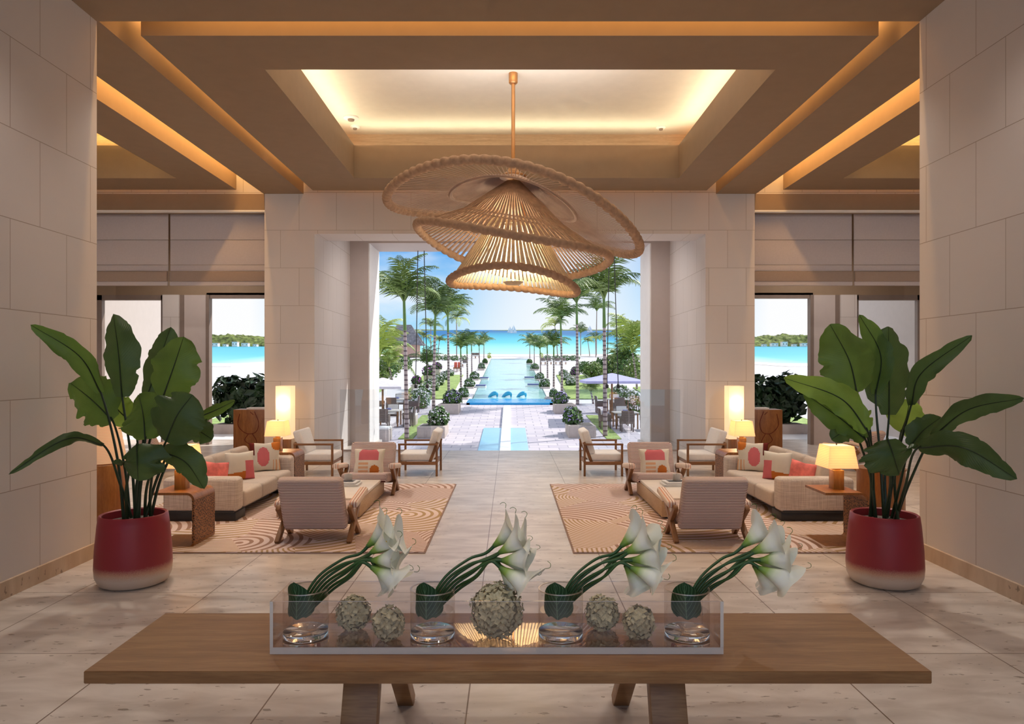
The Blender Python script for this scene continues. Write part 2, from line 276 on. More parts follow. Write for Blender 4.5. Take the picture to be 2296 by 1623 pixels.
def water(name, c1, c2, rough=.08, scale=.6, y0=None, y1=None, mid=None, wave=.15):
    m, nt, b = new_mat(name)
    t = N(nt, 'ShaderNodeTexCoord')
    if y0 is not None:      # shallow near the beach, deep far out
        s = N(nt, 'ShaderNodeSeparateXYZ'); nt.links.new(t.outputs['Object'], s.inputs[0])
        v = mathn(nt, 'DIVIDE', mathn(nt, 'SUBTRACT', mathn(nt, 'LOGARITHM', s.outputs[1], 10.0), math.log10(y0)), math.log10(y1/y0))
        v = mathn(nt, 'ADD', v, mathn(nt, 'MULTIPLY', mathn(nt, 'MINIMUM', mathn(nt, 'MAXIMUM', mathn(nt, 'SUBTRACT', mathn(nt, 'ABSOLUTE', s.outputs[0]), 34.0), 0.0), 8.0), .035))
        o = ramp(nt, v, [(0, c1), (.30, mid), (.62, (.03, .33, .50)), (1, c2)])
    else:
        n0 = N(nt, 'ShaderNodeTexNoise'); n0.inputs['Scale'].default_value = .3; nt.links.new(t.outputs['Object'], n0.inputs[0]); o = ramp(nt, n0.outputs['Fac'], [(.3, c1), (.7, c2)])
    nt.links.new(o, b.inputs['Base Color']); b.inputs['Roughness'].default_value = rough; b.inputs['Specular IOR Level'].default_value = .25
    n = N(nt, 'ShaderNodeTexNoise'); n.inputs['Scale'].default_value = scale; n.inputs['Detail'].default_value = 4; nt.links.new(t.outputs['Object'], n.inputs[0])
    bump(nt, b, n.outputs['Fac'], wave, .2); return m
def paving():
    m, nt, b = new_mat('stone_paving')
    t = N(nt, 'ShaderNodeTexCoord'); br = N(nt, 'ShaderNodeTexBrick'); br.inputs['Scale'].default_value = 1; br.inputs['Brick Width'].default_value = .75; br.inputs['Row Height'].default_value = .55
    br.inputs['Mortar Size'].default_value = .022; br.inputs['Color1'].default_value = (.64, .58, .62, 1); br.inputs['Color2'].default_value = (.46, .42, .50, 1); br.inputs['Mortar'].default_value = (.30, .28, .36, 1)
    nt.links.new(t.outputs['Object'], br.inputs[0]); n = N(nt, 'ShaderNodeTexNoise'); n.inputs['Scale'].default_value = 1.3; n.inputs['Detail'].default_value = 6; nt.links.new(t.outputs['Object'], n.inputs[0])
    nt.links.new(mixc(nt, mathn(nt, 'MULTIPLY', n.outputs['Fac'], .45), br.outputs['Color'], (.66, .60, .60)), b.inputs['Base Color']); b.inputs['Roughness'].default_value = .8; return m
def trunk_mat():
    m, nt, b = new_mat('palm_trunk')
    t = N(nt, 'ShaderNodeTexCoord'); s = N(nt, 'ShaderNodeSeparateXYZ'); nt.links.new(t.outputs['Object'], s.inputs[0])
    f = mathn(nt, 'LESS_THAN', mathn(nt, 'FRACT', mathn(nt, 'MULTIPLY', s.outputs[2], 5.0)), .35)
    nt.links.new(mixc(nt, f, (.40, .33, .32), (.14, .10, .11)), b.inputs['Base Color']); b.inputs['Roughness'].default_value = .9; return m
M['stone'] = stone_wall()
M['floor'] = travertine('travertine_floor', (.55, .465, .40), (.76, .675, .605))
M['base'] = travertine('travertine_skirting', (.50, .36, .25), (.64, .49, .36), joints=False, rough=.5)
M['ceil'] = plain('taupe_ceiling_paint', (.31, .218, .145), .7, var=.03, spec=.2)
M['ceilw'] = plain('cream_ceiling_paint', (.86, .80, .70), .7, var=.02, spec=.2)
M['oakstrip'] = wood('pale_oak_strip', (.50, .36, .24), (.60, .45, .31), (.68, .52, .37), (1, 14, 14))
M['oak'] = wood('oak_tabletop', (.235, .102, .033), (.32, .150, .054), (.40, .208, .084), (1.0, 11, 11), .42)
M['oaklight'] = wood('light_oak', (.46, .30, .165), (.54, .36, .21), (.60, .42, .26), (9, 1.2, 9), .5)
M['teak'] = wood('teak', (.20, .085, .028), (.29, .125, .045), (.36, .17, .065), (10, 10, 1.5), .42)
M['walnut'] = wood('orange_walnut', (.24, .085, .018), (.33, .125, .03), (.42, .17, .045), (10, 10, 1.5), .36)
M['fret'] = lattice('fretwork_panel', (.33, .135, .045), (.05, .018, .008))
M['black'] = plain('black_metal', (.02, .02, .022), .4)
M['dgrey'] = plain('bronze_window_frame', (.23, .17, .14), .5)
M['panel'] = plain('grey_mauve_panel', (.55, .47, .44), .6, var=.02)
M['blind'] = plain('linen_blind', (.55, .50, .52), .9, var=.03, nscale=40, spec=.1)
M['blindd'] = plain('linen_blind_hem', (.36, .28, .24), .9, var=.03, nscale=40, spec=.1)
M['white'] = plain('white_plaster', (.86, .84, .83), .7, var=.02)
M['render'] = plain('terrace_render', (.56, .50, .47), .8, var=.02)
M['cushw'] = plain('white_cushion', (.84, .82, .81), .95, var=.03, nscale=30, spec=.1)
M['sofa'] = weave('oatmeal_tweed', (.48, .40, .35), (.68, .60, .54))
M['sofac'] = plain('sand_linen', (.58, .49, .42), .95, var=.05, nscale=40, spec=.1, bmp=.1)
M['strz'] = stripes('ribbed_stripe', 2, 52, (.76, .61, .56), (.15, .06, .05), .30)
M['stry'] = stripes('ribbed_stripe_seat', 1, 52, (.74, .60, .55), (.20, .09, .07), .28)
M['strx'] = stripes('stripe_arm', 0, 34, (.80, .68, .60), (.35, .10, .05), .22, (.75, .40, .28))
M['rug'] = rug_mat(); M['rugedge'] = plain('rug_binding', (.30, .20, .17), 1)
M['stonetop'] = plain('honed_stone_top', (.78, .70, .62), .35, var=.06, nscale=3)
M['pink'] = plain('pink_print', (.66, .17, .19), .95, spec=.1); M['coral'] = plain('coral_dye', (.80, .20, .18), .95, var=.35, nscale=9, spec=.1)
M['orange'] = plain('orange_print', (.55, .17, .035), .95, spec=.1); M['peach'] = plain('peach_print', (.72, .42, .25), .95, spec=.1)
M['cream'] = plain('cream_cotton', (.74, .67, .57), .95, spec=.1); M['maroon'] = plain('maroon_print', (.15, .025, .02), .95, spec=.1)
M['shade'] = shade_mat('lit_pleated_shade', .48); M['shadetop'] = shade_mat('lit_shade_top', .9, (1, .86, .6), False); M['tall'] = shade_mat('lit_tall_shade', .62, (1, .84, .62), False)
M['shadeoff'] = shade_mat('dim_shade', .22, (1, .80, .58), True)
M['bulb'] = plain('glowing_bulb', (1, .82, .5), .5, emit=2.2)
M['brass'] = plain('aged_brass', (.50, .27, .12), .35, metal=.85)
M['lampbase'] = wood('amber_lamp_base', (.32, .14, .03), (.42, .19, .045), (.50, .24, .06), (10, 10, 1), .25)
M['rattan'] = plain('rattan_slat', (.40, .245, .155), .65, var=.2, nscale=14)
M['ratlit'] = plain('glow_lit_rattan_slat', (.68, .57, .40), .65, var=.15, nscale=14)  # rattan made paler, painting lamp glow into the lower tier
M['rope'] = plain('rope_rim', (.47, .31, .21), .8, var=.15, nscale=20, bmp=.3)
M['cord'] = plain('cotton_cord', (.46, .33, .27), .85, var=.1)
M['acryl'] = glassy('clear_acrylic', (.96, .94, .93), None); M['acedge'] = glassy('acrylic_edge', (1, .98, .97), .5, .25); M['acbase'] = glassy('acrylic_base', (.95, .90, .86), .50)
M['acglow'] = glassy('acrylic_inner_glow', (1, 1, 1), .34, 1.0)  # diffuse white paints light carried through the acrylic
M['glass'] = glassy('vase_glass', (.95, .945, .94), None)
M['vbase'] = plain('thick_glass_base', (.95, .97, .98), .02, trans=1, var=0)
M['balu'] = glassy('balustrade_glass', (.90, .93, .95), None)
M['stem'] = plain('lily_stem', (.025, .075, .015), .35, var=.3); M['lily'] = lily_mat(); M['spadix'] = plain('yellow_spadix', (.75, .5, .06), .6)
M['vleaf'] = leaf_mat('veined_leaf', (.008, .04, .014), (.016, .065, .022), (.18, .32, .18))
M['hyd'] = plain('dried_hydrangea', (.62, .54, .35), .9, var=.25, nscale=30)
M['leaf'] = leaf_mat('paddle_leaf', (.062, .125, .022), (.112, .190, .036)); M['leafb'] = leaf_mat('paddle_leaf_bright', (.16, .28, .04), (.26, .40, .07)); M['leafd'] = leaf_mat('paddle_leaf_deep', (.043, .086, .025), (.072, .122, .036))
M['petiole'] = plain('petiole', (.012, .032, .010), .4, var=.3)
M['pot'] = pot_mat(); M['soil'] = plain('grey_gravel', (.16, .14, .13), .95, var=.4, nscale=60, bmp=.5)
M['book'] = plain('white_book', (.72, .70, .68), .6); M['bookd'] = plain('book_cover_print', (.06, .06, .07), .5)
M['ceram'] = plain('stoneware', (.62, .58, .54), .5)
M['frond'] = plain('palm_frond', (.18, .26, .06), .5, var=.5, nscale=2); M['frondd'] = plain('palm_frond_dark', (.07, .13, .03), .5, var=.5, nscale=2)
M['frondy'] = plain('palm_frond_yellow', (.42, .50, .12), .5, var=.45, nscale=2)
M['shaft'] = plain('palm_crownshaft', (.11, .21, .05), .5); M['trunk'] = trunk_mat()
M['paving'] = paving(); M['lawn'] = plain('lawn', (.30, .40, .12), .9, var=.3, nscale=3)
M['sand'] = plain('white_sand', (.86, .80, .74), .95, var=.05); M['deck'] = plain('pale_pool_deck', (.74, .71, .74), .8, var=.06)
M['sea'] = water('turquoise_sea', (.46, .80, .72), (.010, .13, .33), .5, .05, 118, 1300, (.10, .50, .58)); M['pool'] = water('pool_water', (.38, .72, .74), (.46, .80, .80), .06, 1.2)
M['pooldeep'] = water('deep_basin_water', (.02, .30, .72), (.05, .42, .80), .05, 2.0); M['basin'] = water('basin_water', (.25, .55, .72), (.32, .62, .78), .03, 2, wave=.05)
M['foam'] = plain('white_water', (.9, .92, .95), .4)
M['planter'] = plain('stone_planter', (.52, .45, .42), .8, var=.1, nscale=5); M['bush'] = plain('garden_leaves', (.085, .17, .045), .7, var=.6, nscale=5)
M['blw'] = plain('white_blossom', (.86, .84, .88), .8); M['blp'] = plain('lilac_blossom', (.52, .42, .78), .8); M['blv'] = plain('magenta_blossom', (.45, .08, .50), .8)
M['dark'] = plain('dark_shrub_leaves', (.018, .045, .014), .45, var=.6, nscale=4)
M['canvas'] = plain('lilac_canvas', (.44, .44, .72), .8, var=.05); M['canvasw'] = plain('pale_canvas', (.66, .63, .72), .8, var=.1)
M['shingle'] = plain('grey_shingle', (.17, .165, .19), .9, var=.35, nscale=3); M['hut'] = plain('rosy_plaster', (.55, .36, .30), .8)
M['hill'] = plain('wooded_hill', (.16, .19, .05), .95, var=.85, nscale=1.1, bmp=1); M['sail'] = plain('sailcloth', (.9, .9, .92), .8); M['navy'] = plain('blue_cushion', (.16, .18, .38), .8)
M['wicker'] = plain('dark_wicker', (.15, .12, .11), .8, var=.3, nscale=40); M['redt'] = plain('red_towel', (.60, .12, .08), .9); M['skinny'] = plain('blue_glass_sculpture', (.04, .40, .68), .15)
# ------------------------------------------------------------------ mesh helpers
def link(name, me, mat=None, parent=None, smooth=False, sharp=None):
    if smooth:
        for p in me.polygons: p.use_smooth = True
        if sharp: me.set_sharp_from_angle(angle=sharp)
    o = bpy.data.objects.new(name, me); C.objects.link(o)
    if mat is not None:
        for m in (mat if isinstance(mat, (list, tuple)) else [mat]): me.materials.append(M[m] if isinstance(m, str) else m)
    if parent: o.parent = parent
    return o
def from_bm(name, bm, mat, parent=None, smooth=False, sharp=None):
    me = bpy.data.meshes.new(name); bmesh.ops.recalc_face_normals(bm, faces=bm.faces); bm.to_mesh(me); bm.free()
    return link(name, me, mat, parent, smooth, sharp)
def tag(o, label=None, cat=None, group=None, kind=None):
    if label: o['label'] = label
    if cat: o['category'] = cat
    if group: o['group'] = group
    if kind: o['kind'] = kind
    return o
def T(name, label, cat, loc=(0, 0, 0), rz=0, group=None):
    o = bpy.data.objects.new(name, None); C.objects.link(o); o.empty_display_size = .1; o.location = loc; o.rotation_euler = (0, 0, rz)
    return tag(o, label, cat, group)
def bmbox(bm, x0, x1, y0, y1, z0, z1):
    v = [bm.verts.new(c) for c in ((x0, y0, z0), (x1, y0, z0), (x1, y1, z0), (x0, y1, z0), (x0, y0, z1), (x1, y0, z1), (x1, y1, z1), (x0, y1, z1))]
    for f in ((0, 3, 2, 1), (4, 5, 6, 7), (0, 1, 5, 4), (1, 2, 6, 5), (2, 3, 7, 6), (3, 0, 4, 7)): bm.faces.new([v[i] for i in f])
def S(name, mat, *boxes, kind='structure', parent=None):       # boxes given in world coordinates, one object
    bm = bmesh.new()
    for b in boxes: bmbox(bm, *b)
    o = from_bm(name, bm, mat, parent)
    if kind and not parent: o['kind'] = kind
    return o
def box(name, c, s, mat, parent=None, bev=0, seg=2, rot=None):     # bevelled box centred at c
    bm = bmesh.new(); bmbox(bm, -s[0]/2, s[0]/2, -s[1]/2, s[1]/2, -s[2]/2, s[2]/2)
    if bev: bmesh.ops.bevel(bm, geom=bm.edges[:], offset=min(bev, min(s)*.49), segments=seg, profile=.5, affect='EDGES')
    o = from_bm(name, bm, mat, parent, smooth=bool(bev), sharp=.7 if bev and seg < 3 else None); o.location = c
    if rot: o.rotation_euler = rot
    return o
def bar(name, p, q, w, h, mat, parent=None, bev=.004, ref=(1, 0, 0)):     # rectangular bar from p to q, w along ref
    p, q = Vector(p), Vector(q); d = q-p; L = d.length; z = d.normalized(); x = Vector(ref); x = (x-z*x.dot(z)).normalized(); y = z.cross(x)
    o = box(name, (p+q)/2, (w, h, L), mat, parent, bev); o.rotation_euler = Matrix((x, y, z)).transposed().to_euler(); return o
def tube_bm(bm, pts, rad, n=8, cap=True, uv=None):
    pts = [Vector(p) for p in pts]; rings = []; x = None
    for i, p in enumerate(pts):
        t = (pts[min(i+1, len(pts)-1)]-pts[max(i-1, 0)]).normalized()
        if x is None: x = t.cross(Vector((0, 1, 0) if abs(t.y) < .9 else (1, 0, 0))).normalized()
        x = (x-t*x.dot(t)).normalized(); y = t.cross(x); r = rad(i/(len(pts)-1)) if callable(rad) else rad
        rings.append([bm.verts.new(p+(x*math.cos(2*PI*k/n)+y*math.sin(2*PI*k/n))*r) for k in range(n)])
    for a, b in zip(rings, rings[1:]):
        for k in range(n): bm.faces.new((a[k], a[(k+1) % n], b[(k+1) % n], b[k]))
    if cap: bm.faces.new(rings[0][::-1]); bm.faces.new(rings[-1])
def tube(name, pts, rad, mat, parent=None, n=8):
    bm = bmesh.new(); tube_bm(bm, pts, rad, n); return from_bm(name, bm, mat, parent, smooth=True, sharp=1.0)
def lathe(name, prof, mat, parent=None, n=40, loc=None, close=False):
    bm = bmesh.new(); rings = []
    for r, z in prof:
        rings.append([bm.verts.new((r*math.cos(2*PI*k/n), r*math.sin(2*PI*k/n), z)) for k in range(n)] if r > 1e-5 else [bm.verts.new((0, 0, z))])
    for a, b in zip(rings, rings[1:]):
        for k in range(n):
            if len(a) == 1 and len(b) == 1: continue
            if len(a) == 1: bm.faces.new((a[0], b[k], b[(k+1) % n]))
            elif len(b) == 1: bm.faces.new((a[k], a[(k+1) % n], b[0]))
            else: bm.faces.new((a[k], a[(k+1) % n], b[(k+1) % n], b[k]))
    o = from_bm(name, bm, mat, parent, smooth=True, sharp=.9)
    if loc: o.location = loc
    return o
def bez(pts, n):       # smooth curve through control points (Catmull-Rom)
    pts = [Vector(p) for p in pts]; q = [2*pts[0]-pts[1]]+pts+[2*pts[-1]-pts[-2]]; out = []; m = len(pts)-1
    for k in range(n+1):
        u = k/n*m; i = min(int(u), m-1); t = u-i; a, b, c, d = q[i:i+4]
        out.append(.5*((2*b)+(c-a)*t+(2*a-5*b+4*c-d)*t*t+(3*b-a-3*c+d)*t**3))
    return out
def copy_tree(o, parent=None):
    c = o.copy(); C.objects.link(c); c.parent = parent
    for ch in [x for x in KIDS.get(o.name, o.children)]: copy_tree(ch, c)
    return c
KIDS = {}
def dup(o, loc, rz=None, label=None, group=None, sx=1, scale=None):
    c = copy_tree(o); c.location = loc
    if rz is not None: c.rotation_euler = (0, 0, rz)
    c.scale = scale if scale else (sx, 1, 1)
    if label: c['label'] = label
    if group: c['group'] = group
    return c
def quadstrip_leafcloud(bm, n, R, size, seed, zmin=-1, shape=(1, 1, 1), hollow=.55, aspect=1.8):
    rd = random.Random(seed)
    for i in range(n):
        while True:
            v = Vector((rd.uniform(-1, 1), rd.uniform(-1, 1), rd.uniform(-1, 1)))
            if hollow < v.length < 1 and v.z > zmin: break
        lump = 1+.22*noise.noise(v*2.3+Vector((seed, 0, 0)))
        p = Vector((v.x*R*shape[0], v.y*R*shape[1], v.z*R*shape[2]))*lump
        s = size*rd.uniform(.6, 1.4); nrm = (v.normalized()+Vector((rd.uniform(-1, 1), rd.uniform(-1, 1), rd.uniform(-.3, 1)))*.8).normalized()
        a = nrm.orthogonal().normalized(); a.rotate(Matrix.Rotation(rd.uniform(0, 6.28), 3, nrm)); b = nrm.cross(a)
        vs_ = [bm.verts.new(p-a*s*aspect*.5), bm.verts.new(p+b*s*.5+nrm*s*.12), bm.verts.new(p+a*s*aspect*.5-nrm*s*.1), bm.verts.new(p-b*s*.5+nrm*s*.12)]
        bm.faces.new(vs_)
def cloud(name, n, R, size, seed, mat, parent=None, **k):
    bm = bmesh.new(); quadstrip_leafcloud(bm, n, R, size, seed, **k)
    me = bpy.data.meshes.new(name); bm.to_mesh(me); bm.free(); return link(name, me, mat, parent)
# ================================================================== STRUCTURE
YE = 6.74; YW = 13.43; YB = 16.42; YO = 17.65; ZS = 5.11; ZU = 6.1
S('floor', 'floor', (-10, 10, -3, YW, -.3, 0), (-10, 10, YW, 15.3, -.3, 0), (-10, -3.2, 15.3, YO, -.3, 0), (3.2, 10, 15.3, YO, -.3, 0))
S('trim_1', 'base', (-3.2, 3.2, 15.2, 15.3, -2.3, -.3), (-10, -3.2, 17.5, 17.65, -2.3, -.3), (3.2, 10, 17.5, 17.65, -2.3, -.3), (-3.3, -3.2, 15.3, 17.5, -2.3, -.3), (3.2, 3.3, 15.3, 17.5, -2.3, -.3))
S('wall_left', 'stone', (-4.3, -3.95, -3, YE, 0, ZS)); S('wall_right', 'stone', (3.92, 4.27, -3, YE, 0, ZS))
S('baseboard_left', 'base', (-3.955, -3.925, -3, YE+.015, 0, .137), (-4.3, -3.925, YE, YE+.03, 0, .137)); S('baseboard_right', 'base', (3.895, 3.925, -3, YE+.015, 0, .137), (3.895, 4.27, YE, YE+.03, 0, .137))
S('wall_outer_left', 'stone', (-10.3, -10, -3, 16.6, 0, 6.1)); S('wall_outer_right', 'stone', (10, 10.3, -3, 16.6, 0, 6.1))
S('wall_terrace_left', 'render', (-10.3, -10, 16.6, 23, 0, 4.9)); S('wall_terrace_right', 'render', (10, 10.3, 16.6, 23, 0, 4.9))
S('wall_pier_left', 'stone', (-4.675, -3.723, YW, YB, 0, ZU)); S('wall_pier_right', 'stone', (3.731, 4.667, YW, YB, 0, ZU))
S('wall_lintel', 'stone', (-3.723, 3.731, YW, 14.2, 4.35, ZU))
S('wall_portal_left', 'panel', (-4.2, -3.295, YB, YO-.35, 0, 5.6)); S('wall_portal_right', 'panel', (3.295, 4.2, YB, YO-.35, 0, 5.6))
S('trim_2', 'white', (-4.2, -3.27, YO-.35, YO, 0, 5.6), (-3.3, -3.27, YB+.02, YO-.35, 0, 4.70)); S('trim_3', 'white', (3.27, 4.2, YO-.35, YO, 0, 5.6), (3.27, 3.3, YB+.02, YO-.35, 0, 4.70))
S('trim_4', 'panel', (-3.295, 3.295, YB, YO, 4.70, 5.6)); S('trim_5', 'panel', (-3.73, 3.74, 14.2, YO, 5.6, 5.75))
# ceiling
S('ceiling', 'ceilw', (-10.2, 10.2, YE, 17.65, ZU, ZU+.2))
S('ceiling_entrance', 'ceil', (-10.2, 10.2, -3, YE, ZS, ZU+.2))
S('trim_6', 'ceil', (-4.69, -3.93, YE, YW, ZS, ZU)); S('trim_7', 'ceil', (3.93, 4.69, YE, YW, ZS, ZU))
def ring(name, X0, X1, Y0, Y1, x0, x1, y0, y1, z0, z1, mat): return S(name, mat, (X0, X1, Y0, y0, z0, z1), (X0, X1, y1, Y1, z0, z1), (X0, x0, y0, y1, z0, z1), (x1, X1, y0, y1, z0, z1))
ring('ceiling_raft_centre', -3.68, 3.68, 7.03, 13.17, -2.72, 2.95, 7.83, 12.31, ZS, 5.683, 'ceil')
ring('ceiling_raft_left', -9.9, -5.09, 7.03, 13.12, -9.3, -5.83, 7.83, 12.32, ZS, 5.683, 'ceil')
ring('ceiling_raft_right', 5.09, 9.9, 7.03, 13.12, 5.83, 9.3, 7.83, 12.32, ZS, 5.683, 'ceil')
S('trim_8', 'oakstrip', (-3.2, 3.3, 13.0, 13.05, 5.683, ZU)); S('trim_9', 'oakstrip', (-9.3, -5.3, 12.85, 12.9, 5.683, ZU)); S('trim_10', 'oakstrip', (5.3, 9.3, 12.85, 12.9, 5.683, ZU))
S('trim_11', 'stone', (-10, -4.675, YW, YW+.12, ZS, ZU), (4.667, 10, YW, YW+.12, ZS, ZU))
# side bays: header, window wall
for s, nm, k in ((-1, 'left', 12), (1, 'right', 15)):
    def X(a, b): return (min(s*a, s*b), max(s*a, s*b))
    S('wall_header_%s' % nm, 'ceil', (*X(4.67, 10), YW, YW+.345, 4.80, ZS)); S('trim_%d' % k, 'white', (*X(4.67, 10), YW-.005, YW+.12, 4.77, 4.80))
    S('wall_window_%s' % nm, 'ceil', (*X(4.2, 10), 16.5, 16.8, 3.50, ZU), (*X(4.2, 10), 13.6, 16.5, 5.6, 5.7))
    S('wall_column_%s' % nm, 'stone', (*X(7.73, 8.11), 16.45, 16.85, 0, 3.5))
    S('window_%d' % (1 if s < 0 else 3), 'dgrey', (*X(9.55, 9.67), 16.5, 16.62, 0, 3.5), (*X(8.11, 8.17), 16.5, 16.62, 0, 3.5), (*X(8.11, 9.67), 16.5, 16.62, 3.38, 3.5), (*X(7.62, 7.73), 16.5, 16.62, 0, 3.5))
    S('door_%d' % (1 if s < 0 else 2), 'panel', (*X(7.10, 7.62), 16.5, 16.6, 0, 3.5))
    S('window_%d' % (2 if s < 0 else 4), 'dgrey', (*X(7.02, 7.10), 16.45, 16.62, 0, 3.5), (*X(4.2, 7.10), 16.5, 16.62, 3.42, 3.55))
    S('terrace_%s' % nm, 'white', (*X(4.0, 10), YO, 20.4, -.3, 0)); S('terrace_skirt_%s' % nm, 'base', (*X(4.0, 10), 20.3, 20.4, -2.4, -.3))
# ------------------------------------------------------------------ ceiling fittings
def detector(p, r, label):
    t = T('smoke_detector', label, 'smoke detector', p); lathe('base', [(0, 0), (r, 0), (r, -.02), (r*.8, -.035), (0, -.035)], 'white', t, 20)
    lathe('sensor', [(0, -.035), (r*.45, -.035), (r*.4, -.06), (0, -.062)], 'dgrey', t, 16)
p = P(787, 263, 4.3*F/(CY-263)); detector((p.x, p.y, ZU), .13, 'larger round smoke detector on the lit tray ceiling, left')
p = P(796, 283, 4.3*F/(CY-283)); detector((p.x, p.y, ZU), .085, 'small round sensor just below the larger detector on the left of the tray ceiling')
p = P(1482, 284, 4.3*F/(CY-284)); detector((p.x, p.y, ZU), .085, 'small round sensor alone on the right of the lit tray ceiling')
# ------------------------------------------------------------------ roman blinds
def blind(x0, x1, label):
    t = T('roman_blind', label, 'blind', ((x0+x1)/2, YW+.36, 0), 0, 'roman blinds over the side windows'); w = x1-x0; d = YW+.36
    zt = EYE-(470-CY)*d/F+.2; zs = [zt]+[EYE-(y-CY)*d/F for y in (538, 594)]+[EYE-(608-CY)*d/F]
    for a, b in zip(zs, zs[1:]): box('fabric_panel', (0, 0, (a+b)/2), (w, .02, abs(a-b)-.008), 'blind', t, .004)
    z = EYE-(609-CY)*d/F; z2 = EYE-(632-CY)*d/F; z3 = EYE-(640-CY)*d/F
    box('hem_roll', (0, -.03, (z+z2)/2), (w, .07, z-z2), 'blindd', t, .02, 3); box('hem_bar', (0, -.02, (z2+z3)/2), (w, .05, z2-z3+.01), 'blind', t, .01)
blind(-8.6, -6.68, 'grey linen roman blind half lowered, left side bay, outer one'); blind(-6.64, -4.70, 'grey linen roman blind half lowered, left side bay, beside the stone pier')
blind(4.70, 6.69, 'grey linen roman blind half lowered, right side bay, beside the stone pier'); blind(6.73, 8.6, 'grey linen roman blind half lowered, right side bay, outer one')
# ================================================================== CHANDELIER
CD = 10.3
def chandelier():
    t = T('chandelier', 'huge three-tier tilted rattan pendant with rope rims hanging over the aisle', 'chandelier', (.05, CD, 0))
    rm = {1: lambda a: (1.83*math.cos(a), 1.5*math.sin(a), 3.855-.36*math.cos(a)-.07*math.sin(a)+.425*math.sin(a)**2),
          2: lambda a: (1.40*math.cos(a), 1.35*math.sin(a), 3.60-.245*math.cos(a)-.2*math.sin(a)**2-.08*math.sin(a)),
          3: lambda a: (.93*math.cos(a)+.0, .86*math.sin(a), 2.975-.075*math.cos(a)+.135*math.sin(a)**2-.05*math.sin(a))}
    tube('rod', [(0, 0, ZU-.1), (0, 0, 4.66)], .028, 'brass', t, 12)
    lathe('ceiling_canopy', [(0, ZU), (.065, ZU), (.065, ZU-.14), (.045, ZU-.16), (0, ZU-.16)], 'brass', t, 24)
    lathe('hub', [(0, 4.80), (.05, 4.80), (.06, 4.72), (.09, 4.66), (.2, 4.60), (.2, 4.57), (0, 4.57)], 'brass', t, 24)
    spec = {1: (150, .12, 4.60, .0062, .003, 'cord'), 2: (104, .10, 4.52, .022, .004, 'rattan'), 3: (80, .34, 3.95, .026, .004, 'ratlit')}
    for k in (1, 2, 3):
        n, r0, z0, hw, th, mt = spec[k]; bm = bmesh.new()
        for i in range(n):
            a = 2*PI*i/n; x, y, z = rm[k](a); top = Vector((r0*math.cos(a), r0*math.sin(a), z0)); bot = Vector((x, y, z)); d = (bot-top)
            side = Vector((-math.sin(a), math.cos(a), 0)); nrm = d.normalized().cross(side).normalized()
            vv = []
            for f in (0, .5, 1):
                c = top.lerp(bot, f)-Vector((0, 0, .10*math.sin(PI*f)*(1 if k < 3 else .4))); wv = hw*(.3+.7*f) if k > 1 else hw
                vv.append([bm.verts.new(c+side*sx*wv+nrm*sy*th) for sx, sy in ((-1, -1), (1, -1), (1, 1), (-1, 1))])
            for A, B in zip(vv, vv[1:]):
                for q in range(4): bm.faces.new((A[q], A[(q+1) % 4], B[(q+1) % 4], B[q]))
        if k == 1:
            for f in (.46, .47):
                pts = []
                for i in range(81):
                    a = 2*PI*i/80; x, y, z = rm[k](a); pts.append(Vector((r0*math.cos(a), r0*math.sin(a), z0)).lerp(Vector((x, y, z)), f)-Vector((0, 0, .10*math.sin(PI*f)+.01)))
                tube_bm(bm, pts, .022, 6)
        if k > 1:   # woven band in the slats
            for f in ((.55, .62) if k == 2 else (.12,)):
                pts = []
                for i in range(61):
                    a = 2*PI*i/60; x, y, z = rm[k](a); pts.append(Vector((r0*math.cos(a), r0*math.sin(a), z0)).lerp(Vector((x, y, z)), f)-Vector((0, 0, .10*math.sin(PI*f)*(1 if k < 3 else .4))))
                tube_bm(bm, pts, .010, 5)
        from_bm(('upper_tier', 'middle_tier', 'lower_tier')[k-1], bm, mt, t)
        # wrapped rope rim
        bm = bmesh.new(); m_, n_ = 700, 12; rr = (.060, .054, .050)[k-1]; wraps = (84, 66, 50)[k-1]; rings = []
        for i in range(m_):
            a = 2*PI*i/m_; p = Vector(rm[k](a)); tn = (Vector(rm[k](a+.01))-Vector(rm[k](a-.01))).normalized(); up = Vector((0, 0, 1)); x = tn.cross(up).normalized(); y = x.cross(tn)
            rings.append([bm.verts.new(p+(x*math.cos(b)+y*math.sin(b))*(rr*(.74+.42*abs(math.sin(wraps*a/2*1.0+b*.5))**.6))) for b in [2*PI*q/n_ for q in range(n_)]])
        for i in range(m_):
            A, B = rings[i], rings[(i+1) % m_]
            for q in range(n_): bm.faces.new((A[q], A[(q+1) % n_], B[(q+1) % n_], B[q]))
        from_bm(('upper_rim', 'middle_rim', 'lower_rim')[k-1], bm, 'rope', t, smooth=True)
    for i, (x, y) in enumerate(((-.22, -.1), (.22, -.1), (0, .2))):
        bm = bmesh.new(); bmesh.ops.create_icosphere(bm, subdivisions=3, radius=.055); b = from_bm('bulb', bm, 'bulb', t, smooth=True); b.location = (x, y, 3.80)
        tube('lamp_socket', [(x, y, 3.84), (x*.5, y*.5, 4.2)], .012, 'brass', t)
    lathe('lamp_cup', [(0, 3.00), (.10, 3.01), (.15, 3.05), (.14, 3.05), (.09, 3.025), (0, 3.02)], 'ratlit', t, 28)
    tube('lamp_cup_stem', [(0, 0, 3.01), (0, 0, 4.57)], .010, 'brass', t)
    light('chandelier_lamp', 'AREA', (.05, CD, 3.065), 78, (1, .88, .62), size=.24, rot=(PI, 0, 0))
chandelier()
